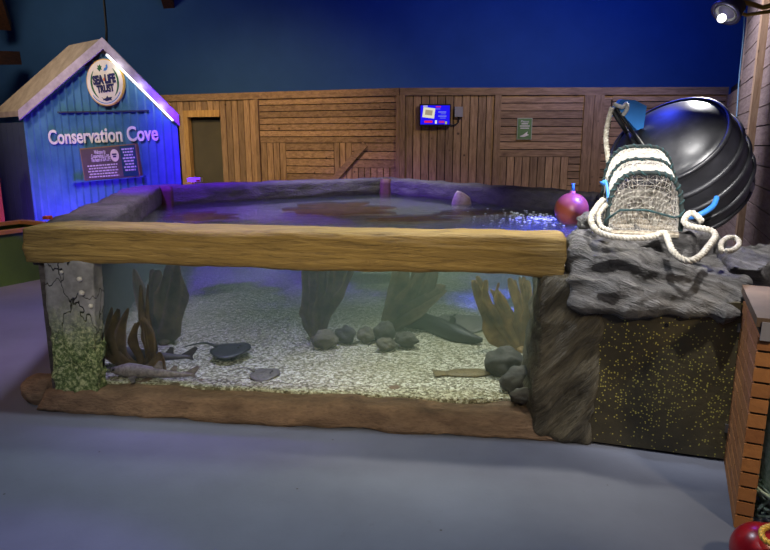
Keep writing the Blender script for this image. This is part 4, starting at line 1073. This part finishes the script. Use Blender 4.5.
# rays
def ray_fish(c, L, ang, mat, label, z=.03, tail=1.0, grp='rays on the gravel'):
    t = thing('ray', c, label, 'ray', grp, ang); m = Matrix.Translation(V(c)+V((0, 0, z))) @ Matrix.Rotation(ang, 4, 'Z')
    bm = B(); nu, nv = 28, 6; cv = bm.verts.new(m @ V((0, 0, L*.055))); cb = bm.verts.new(m @ V((0, 0, -L*.02))); rings = []
    def rad(a): return L*(.36+.16*abs(math.sin(a))**1.5+.10*max(0, math.cos(a))**6)
    for j in range(1, nv+1):
        f = j/nv; rings.append([bm.verts.new(m @ V((rad(a)*f*math.cos(a), rad(a)*f*math.sin(a), L*.055*(1-f)**.8+L*.05*f*f*abs(math.sin(a))*math.sin(a*2+1)))) for a in [2*PI*i/nu for i in range(nu)]])
    rb = [bm.verts.new(v.co-V((0, 0, L*.012))) for v in rings[-1]]
    for i in range(nu):
        k = (i+1) % nu; bm.faces.new([cv, rings[0][i], rings[0][k]])
        for j in range(nv-1): bm.faces.new([rings[j][i], rings[j+1][i], rings[j+1][k], rings[j][k]])
        bm.faces.new([rings[-1][i], rb[i], rb[k], rings[-1][k]]); bm.faces.new([cb, rb[k], rb[i]])
    body = link('body', bm, mat, t, True)
    bm = B(); P = [m @ V((-L*(.3+.75*tail*i/10), L*.08*math.sin(i*.5), L*.03*(1-i/10)+.0+.02*math.sin(i*.3))) for i in range(11)]; tube(bm, P, [L*.035*(1-.8*i/10) for i in range(11)], 8); link('tail', bm, mat, t, True)
    for s_ in (-1, 1):
        bm = B(); sphere(bm, m @ V((L*.22, s_*L*.07, L*.05)), L*.022, 2); link('eye', bm, M['black'], t, True)
ray_fish(pz(230, 357, GZ), .30, -.1, M['ray_d'], 'dark ray gliding above the gravel left of centre', .06)
ray_fish(pz(264, 375, GZ), .21, -.15, M['ray_l'], 'small mottled ray on the gravel below the dark ray', .012, 1.0)
ray_fish(pz(466, 325, GZ), .52, 2.6, M['ray_l'], 'large grey ray lying far back between the kelp fan and golden kelp', .03, .5)
# dogfish
def dogfish(a, b, r_, mat, label, rise=0):
    a, b = V(a), V(b); ax_ = (b-a); L = ax_.length; t = thing('dogfish', a.lerp(b, .5), label, 'shark', 'dogfish by the left pillar')
    m = frame(a, ax_)
    P = [m @ V((L*i/24, .03*L*math.sin(i/24*6), 0)) for i in range(25)]
    R = [r_*(.35+.65*min(1, i/5)) if i < 5 else r_*(1-.82*((i-5)/19)**1.1) for i in range(25)]; R[0] = r_*.15; R[1] = r_*.45
    bm = B(); tube(bm, P, R, 14)
    link('body', bm, mat, t, True)
    def fin(pts, nm, th=.006):
        bm = B(); poly_ext(bm, [(L*x, L*z_) for x, z_ in pts], m @ Matrix.Translation((0, th/2, 0)), th); link(nm, bm, mat, t)
    fin([(.52, .05), (.60, .14), (.64, .135), (.64, .045)], 'dorsal_fin'); fin([(.72, .03), (.78, .10), (.82, .095), (.81, .025)], 'dorsal_fin')
    fin([(.88, .01), (1.06, .11), (1.09, .09), (1.02, .0), (1.03, -.04), (.9, -.02)], 'tail_fin')
    for s_ in (-1, 1):
        bm = B(); pts = [V((.24*L, s_*r_*.6, -.02)), V((.36*L, s_*(r_+.10*L), -.035)), V((.39*L, s_*(r_+.08*L), -.035)), V((.34*L, s_*r_*.6, -.02))]
        vs = [bm.verts.new(m @ p) for p in pts]; bm.faces.new(vs); bmesh.ops.solidify(bm, geom=bm.faces[:], thickness=.006); link('pectoral_fin', bm, mat, t)
        bm = B(); sphere(bm, m @ V((.07*L, s_*r_*.6, r_*.35)), r_*.14, 2); link('eye', bm, M['black'], t, True)
dogfish(pz(100, 368, GZ)+V((0, .04, .075)), pz(190, 371, GZ)+V((0, .03, .085)), .05, M['shark_d'], 'dark dogfish hovering over the paler one at the left pillar')
dogfish(pz(104, 383, GZ)+V((0, .09, .045)), pz(190, 386, GZ)+V((0, .07, .045)), .045, M['shark_l'], 'pale spotted dogfish resting on the gravel at the left pillar')
def flat(px, py, L, w, ang, label, mat):
    c = pz(px, py, GZ); bm = B(); sphere(bm, c+V((0, 0, .014)), 1, 3, (L/2, w/2, .016))
    m = Matrix.Translation(c) @ Matrix.Rotation(ang, 4, 'Z') @ Matrix.Translation(-c); bmesh.ops.transform(bm, matrix=m, verts=bm.verts)
    t = thing('flatfish', c, label, 'fish'); link('body', bm, mat, t, True)
    bm = B(); poly_ext(bm, [(-L*.45, -.03), (-L*.7, -.06), (-L*.7, .06), (-L*.45, .03)], Matrix.Translation(c+V((0, 0, .012))) @ Matrix.Rotation(ang, 4, 'Z') @ Matrix.Rotation(-PI/2, 4, 'X'), .006); link('tail_fin', bm, mat, t)
flat(468, 375, .30, .13, .05, 'brownish flatfish half hidden in the gravel left of the dark stones', M['flat'])
dg = thing('dogfish', pz(450, 340, GZ), 'long dark dogfish lying behind the stones towards the golden kelp', 'shark')
bm = B(); q0, q1 = pz(408, 326, GZ)+V((0, 0, .05)), pz(482, 345, GZ)+V((0, 0, .04)); P = [q0.lerp(q1, i/20)+V((0, .05*math.sin(i*.3), 0)) for i in range(21)]
tube(bm, P, [.02+.055*math.sin(PI*min(1, .12+.55*(1-abs(i/20-.35))**1.0)) if i < 14 else .07*(1-(i-13)/8) + .006 for i in range(21)], 12); link('body', bm, M['ray_d'], dg, True)
mdg = frame(q0, q1-q0); Ld = (q1-q0).length
bm = B(); poly_ext(bm, [(Ld*.55, .04), (Ld*.62, .12), (Ld*.66, .11), (Ld*.66, .03)], mdg, .008); link('dorsal_fin', bm, M['ray_d'], dg)
# bubble column
bm = B(); random.seed(11); bb = pz(520, 338, GZ)
for k in range(60): sphere(bm, (bb.x+random.uniform(-.018, .018), bb.y+random.uniform(-.018, .018), .2+.62*k/60), random.uniform(.003, .007), 1)
tag(link('bubbles', bm, M['bubble'], None, True), 'thin column of air bubbles rising through the golden kelp', 'bubbles', None, 'stuff')

# ------------------------------------------------------------------ low brick wall, right
w0 = pz(733.5, 528, 0); w1 = pz(723.5, 459.5, 0); bd = (w1-w0); wl = bd.length - .01; bmw = frame(w0, bd); TW = .062
sgn_ = 1 if (bmw.to_3x3() @ V((0, 1, 0))).x > 0 else -1
def bw(lo, hi):
    if sgn_ > 0: return lo, hi
    return (lo[0], -hi[1], lo[2]), (hi[0], -lo[1], hi[2])
brick = thing('low_wall', w0, 'low brick-faced end wall with brown cap at the right edge of the rock', 'wall')
ZB = .84
bm = B(); box(bm, *bw((.008, .008, 0), (wl, TW-.004, ZB)), mtx=bmw); link('mortar_core', bm, M['backing'], brick)
bm = B(); ch = .062; n = int(ZB/ch)
for k in range(n):
    z0_, z1_ = k*ch+.004, (k+1)*ch-.007
    off = .1*(k % 2)
    box(bm, *bw((0, .0, z0_), (.012, TW, z1_)), mtx=bmw)          # end face
    x = .014
    xs = [.014] + [off+.2*i for i in range(1, 6) if .014 < off+.2*i < wl] + [wl]
    for a_, b_ in zip(xs, xs[1:]): box(bm, *bw((a_+.003, 0, z0_), (b_-.003, .01, z1_)), mtx=bmw)
link('brick_face', bm, M['brick'], brick)
bm = B(); box(bm, *bw((-.012, -.012, ZB), (wl, TW+.16, ZB+.035)), mtx=bmw); link('cap', bm, M['cap'], brick)
cp = bmw @ V((-.012, 0, ZB)); bm = B(); box(bm, *bw((-.018, .005, ZB-.05), (-.002, .05, ZB+.02)), mtx=bmw); tag(link('corner_guard', bm, M['grey_box'], brick), 'pale grey corner guard')
# netting heap beyond the wall
nt = thing('fishing_net', V((1.78, 2.35, 0)), 'heap of pale green fishing net against the right side of the low brick wall', 'net')
bm = B(); random.seed(21)
nc = bmw @ V((.12, sgn_*(TW+.12), 0))
for k in range(90):
    z_ = random.uniform(.02, .72); p = V((nc.x, nc.y, z_)); a_ = random.uniform(0, 6.28)
    pts = [p+V((random.uniform(-.085, .085), random.uniform(-.14, .2), random.uniform(-.07, .07))) for _ in range(5)]
    tube(bm, bez(pts, 5), random.uniform(.004, .008), 5)
link('strands', bm, M['net_green'], nt, True)
bm = B(); sphere(bm, (nc.x+.02, nc.y+.05, .36), 1, 3, (.09, .16, .36), lambda p: fbm(p, 2, 3)*.15); link('folds', bm, M['net_green'], nt, True)
# red buoy on the floor
rc = pd(760, 555, 2.19); rc.z = .098; rb_ = thing('buoy', (rc.x, rc.y, 0), 'shiny red ball buoy on the floor at the lower right corner', 'buoy')
bm = B(); sphere(bm, rc, .098, 4); link('ball', bm, M['red_pl'], rb_, True)
bm = B(); lathe(bm, [(0, .135), (.012, .135), (.02, .12), (.03, .10), (.045, .088)], Matrix.Translation(rc) @ Matrix.Rotation(.5, 4, 'Y'), 20); link('neck', bm, M['red_pl'], rb_, True)
bm = B(); t0 = pd(763, 529, 2.11); rope(bm, bez([t0+V((.06, 0, .02)), t0, t0+V((-.02, -.04, -.01)), t0+V((.01, -.06, -.02)), t0+V((.06, -.05, -.03))], 8), .011, .04); tag(link('rope_loop', bm, M['bracket'], rb_, True), 'yellow rope loop')

# ------------------------------------------------------------------ left edge: green tub, orange-lit post
g0, g1 = pz(-1, 287.5, 0), pz(42, 279, 0); gd = (g1-g0).normalized(); gl_ = (g1-g0).length+.35; gmx = frame(g0-gd*.8, gd); gl_ += .8
tub = thing('green_tub', g0, 'green boxy tub with a pale brown rim at the left edge behind the pool', 'tub')
gW = .8; gs_ = 1 if (gmx.to_3x3() @ V((0, 1, 0))).x < 0 else -1
def gb(lo, hi):
    if gs_ > 0: return lo, hi
    return (lo[0], -hi[1], lo[2]), (hi[0], -lo[1], hi[2])
GH = .56
bm = B()
for lo, hi in (((0, 0, 0), (gl_, .03, GH)), ((0, gW-.03, 0), (gl_, gW, GH)), ((0, .03, 0), (.03, gW-.03, GH)), ((gl_-.03, .03, 0), (gl_, gW-.03, GH)), ((.03, .03, .0), (gl_-.03, gW-.03, .35))): box(bm, *gb(lo, hi), mtx=gmx)
link('sides', bm, M['green_box'], tub)
bm = B()
for lo, hi in (((-.02, -.02, GH), (gl_+.02, .07, GH+.04)), ((-.02, gW-.07, GH), (gl_+.02, gW+.02, GH+.04)), ((-.02, .07, GH), (.07, gW-.07, GH+.04)), ((gl_-.07, .07, GH), (gl_+.02, gW-.07, GH+.04))): box(bm, *gb(lo, hi), mtx=gmx)
link('rim', bm, M['tub_rim'], tub)
op = pz(-4, 250, 0); op = pY(-3, 200, 8.1)
bm = B(); box(bm, (op.x-.14, 8.02, 0), (op.x+.07, 8.1, 1.60)); tag(link('post', bm, M['orange_lit_post']), 'wooden post tinted as if orange-lit at the left edge beside the dark hut wall', 'post')

# ------------------------------------------------------------------ spotlight, top right
lc_ = pd(729, 9, 4.5); aim = V((1.15, 3.4, .95)); ld = (aim-lc_).normalized()
ld = V((-.60, -.20, -.72)).normalized()
lm_ = frame(lc_, ld.orthogonal(), z=ld)
lamp = thing('spotlight', lc_, 'lit round spotlight on a bracket at the top of the plank wall', 'lamp')
bm = B(); lathe(bm, [(0, -.10), (.05, -.10), (.06, -.06), (.095, -.05), (.10, .02), (.11, .03), (.11, .045), (.085, .045), (.08, .03), (.0, .03)], lm_, 40); link('housing', bm, M['lamp'], lamp, True)
bm = B(); lathe(bm, [(.062, .03), (.072, .045), (.078, .045), (.078, .03)], lm_, 40); link('bezel', bm, M['worn_white'], lamp, True)
bm = B(); sphere(bm, lc_+ld*.088, .031, 3); tag(link('lens', bm, M['lens'], lamp, True), 'glowing white lens')
wp = wall_pt(766, 4, .0); 
bm = B(); tube(bm, [lc_+V((-.03, -.06, .045)), lc_+V((.12, -.04, .03)), V((lc_.x+.3, lc_.y+.1, lc_.z+.03)), RC + RD*((RC.y-4.55)/-RD.y) + V((-.01, 0, lc_.z+.03))], .018, 8); link('bracket', bm, M['bracket'], lamp, True)
bm = B(); tube(bm, [lc_+V((.04, .02, -.0)), lc_+V((.16, .06, -.03)), RC + RD*((RC.y-4.6)/-RD.y) + V((-.01, 0, lc_.z-.02))], .013, 8); link('bracket', bm, M['bracket'], lamp, True)

# ------------------------------------------------------------------ lights
def light(kind, name, loc, target, energy, color, size=.3, angle=60, blend=.5, spread=None):
    d = bpy.data.lights.new(name, kind); d.energy = energy; d.color = color[:3]
    if kind == 'SPOT': d.spot_size = math.radians(angle); d.spot_blend = blend; d.shadow_soft_size = size
    elif kind == 'AREA': d.size = size; d.shape = 'SQUARE' if True else d.shape
    else: d.shadow_soft_size = size
    if kind == 'AREA' and spread: d.spread = math.radians(spread)
    o = bpy.data.objects.new(name, d); C.objects.link(o); o.location = loc
    v = V(target)-V(loc); o.rotation_euler = v.to_track_quat('-Z', 'Y').to_euler(); return o
COOL = (.72, .82, 1); WARM = (1, .74, .45); BLUE = (.03, .08, 1); VIO = (.16, .03, 1); WHITE = (1, .96, .92)
light('SPOT', 'front_spot', (-.6, -.2, 4.2), (-.3, 2.4, .2), 130, (.80, .88, 1), .25, 78, .9)
light('SPOT', 'floor_spot', (-.9, 3.5, 4.5), (-.1, 1.3, 0), 420, (.76, .84, 1), .10, 95, .8)
light('SPOT', 'warm_front', (-.2, -.8, 3.0), (-.4, 3.3, .95), 510, (1, .82, .50), .2, 40, .9)
light('SPOT', 'tank_spot', (.75, 4.2, 4.4), (.60, 3.6, .1), 640, (1, .94, .76), .12, 40, .9)
light('SPOT', 'tank_wide', (-.3, 4.8, 4.5), (-.4, 4.5, .1), 260, (.84, 1, .86), .2, 70, .8)
light('SPOT', 'tank_far_fill', (-.2, 7.6, 4.5), (-.2, 7.5, .1), 850, (.92, .98, .85), .2, 52, .8)  # added overhead light, no lamp seen, to brighten the far water
light('SPOT', 'tank_violet', (-1.0, 3.9, 4.3), (-1.0, 3.75, .1), 300, (.3, .12, 1), .1, 34, .8)
light('SPOT', 'rock_spot', (1.2, 2.2, 3.6), (1.65, 3.3, 1.0), 500, (1, .98, .96), .06, 40, .6)
light('SPOT', 'pot_fill', (.7, .9, 2.05), (1.40, 3.4, 1.3), 430, (1, .98, .96), .06, 24, .7)  # unseen light added from the viewer's side to whiten the pot's front net
light('SPOT', 'lamp_beam', lc_+ld*.2, lc_+ld*2, 110, (1, .98, 1), .04, 140, .8)
light('SPOT', 'barrel_blue', (1.6, 6.0, 4.2), (1.9, 4.1, 1.5), 300, (.05, .08, 1), .15, 36, .7)
light('SPOT', 'buoy_blue', (2.5, 4.7, 3.2), (1.55, 5.2, .95), 3800, (.05, .06, 1), .1, 20, .7)
light('SPOT', 'wall_blue_wash', (3.6, 8.0, 4.4), (3.2, 12.2, 3.2), 480, (.02, .12, 1), .4, 130, 1)
light('SPOT', 'wall_violet_wash', (-1.2, 8.0, 4.4), (-1.2, 12.2, 3.2), 120, (.16, .13, 1), .4, 120, 1)
light('SPOT', 'wall_pale_wash', (-5.5, 8.5, 4.3), (-5.2, 12.2, 2.8), 190, (1, .88, .66), .4, 110, 1)
light('SPOT', 'fence_warm_left', (-2.4, 7.4, 4.4), (-2.0, 10.6, 1.7), 620, (1, .72, .30), .3, 78, .9)
light('SPOT', 'fence_warm_right', (2.6, 6.4, 4.4), (2.4, 9.8, 1.8), 360, (1, .86, .62), .3, 85, .9)
light('SPOT', 'right_wall_spot', (2.4, 6.6, 4.3), (4.0, 7.2, 1.9), 620, (.80, .74, 1), .2, 70, .9)
light('AREA', 'hut_uplight', sm @ V((SW*.35, -.45, .08)), sm @ V((SW*.4, .1, 1.2)), 130, (.16, .03, 1), 1.2)
light('SPOT', 'rim_violet', (-3.2, 6.0, 3.8), (-1.6, 7.2, 1.0), 2300, (.15, .025, 1), .2, 66, .8)
light('SPOT', 'rim_left_fill', (-1.2, 4.4, 4.2), (-2.4, 5.0, 1.0), 700, (.72, .58, 1), .2, 50, .9)  # extra unseen light lifting the top of the left rim
light('SPOT', 'hut_top', (-3.4, 5.2, 4.3), sm @ V((SW*.45, 0, 2.1)), 360, (.95, .90, .88), .2, 42, .9)
light('SPOT', 'hut_roof', (-6.2, 6.5, 4.4), sm @ V((SW*.1, .3, 2.3)), 420, (1, .84, .66), .2, 50, .9)
light('SPOT', 'left_warm_fill', (-3.2, 4.6, 3.6), (-4.3, 7.0, .6), 330, (1, .62, .34), .2, 50, .9)  # warm light put in so the green tub and post show up
light('SPOT', 'floor_violet', (-1.6, -.8, 3.2), (-1.5, .85, 0), 300, (.35, .18, 1), .04, 37, .25)
light('SPOT', 'pillar_fill', (-2.2, .6, 2.9), (-1.75, 3.35, .45), 90, (1, .95, .82), .1, 24, .7)  # unseen light added from the front left to brighten the mossy pillar
light('SPOT', 'left_floor_fill', (-3.6, 3.0, 3.4), (-3.0, 4.2, 0), 110, (1, .42, .22), .2, 55, .9)  # added without a visible lamp, to warm the floor left of the pool
light('SPOT', 'net_spot', (1.9, .5, 2.2), (1.55, 2.3, .4), 150, (1, .82, .55), .1, 40, .8)
for k in range(3):
    t = .2+.3*k; q = V((ax+.02, -.12, za-.02)).lerp(V((SW+.03, -.12, ze-.02)), t); light('POINT', 'led_glow', sm @ q, (0, 0, 0), .7, (.85, .92, 1), .05)
w = bpy.data.worlds.new('world'); S.world = w; w.use_nodes = True
w.node_tree.nodes['Background'].inputs[0].default_value = (.35, .42, .7, 1); w.node_tree.nodes['Background'].inputs[1].default_value = .15
S.view_settings.view_transform = 'Standard'; S.view_settings.look = 'None'; S.view_settings.gamma = 1; S.view_settings.exposure = 0
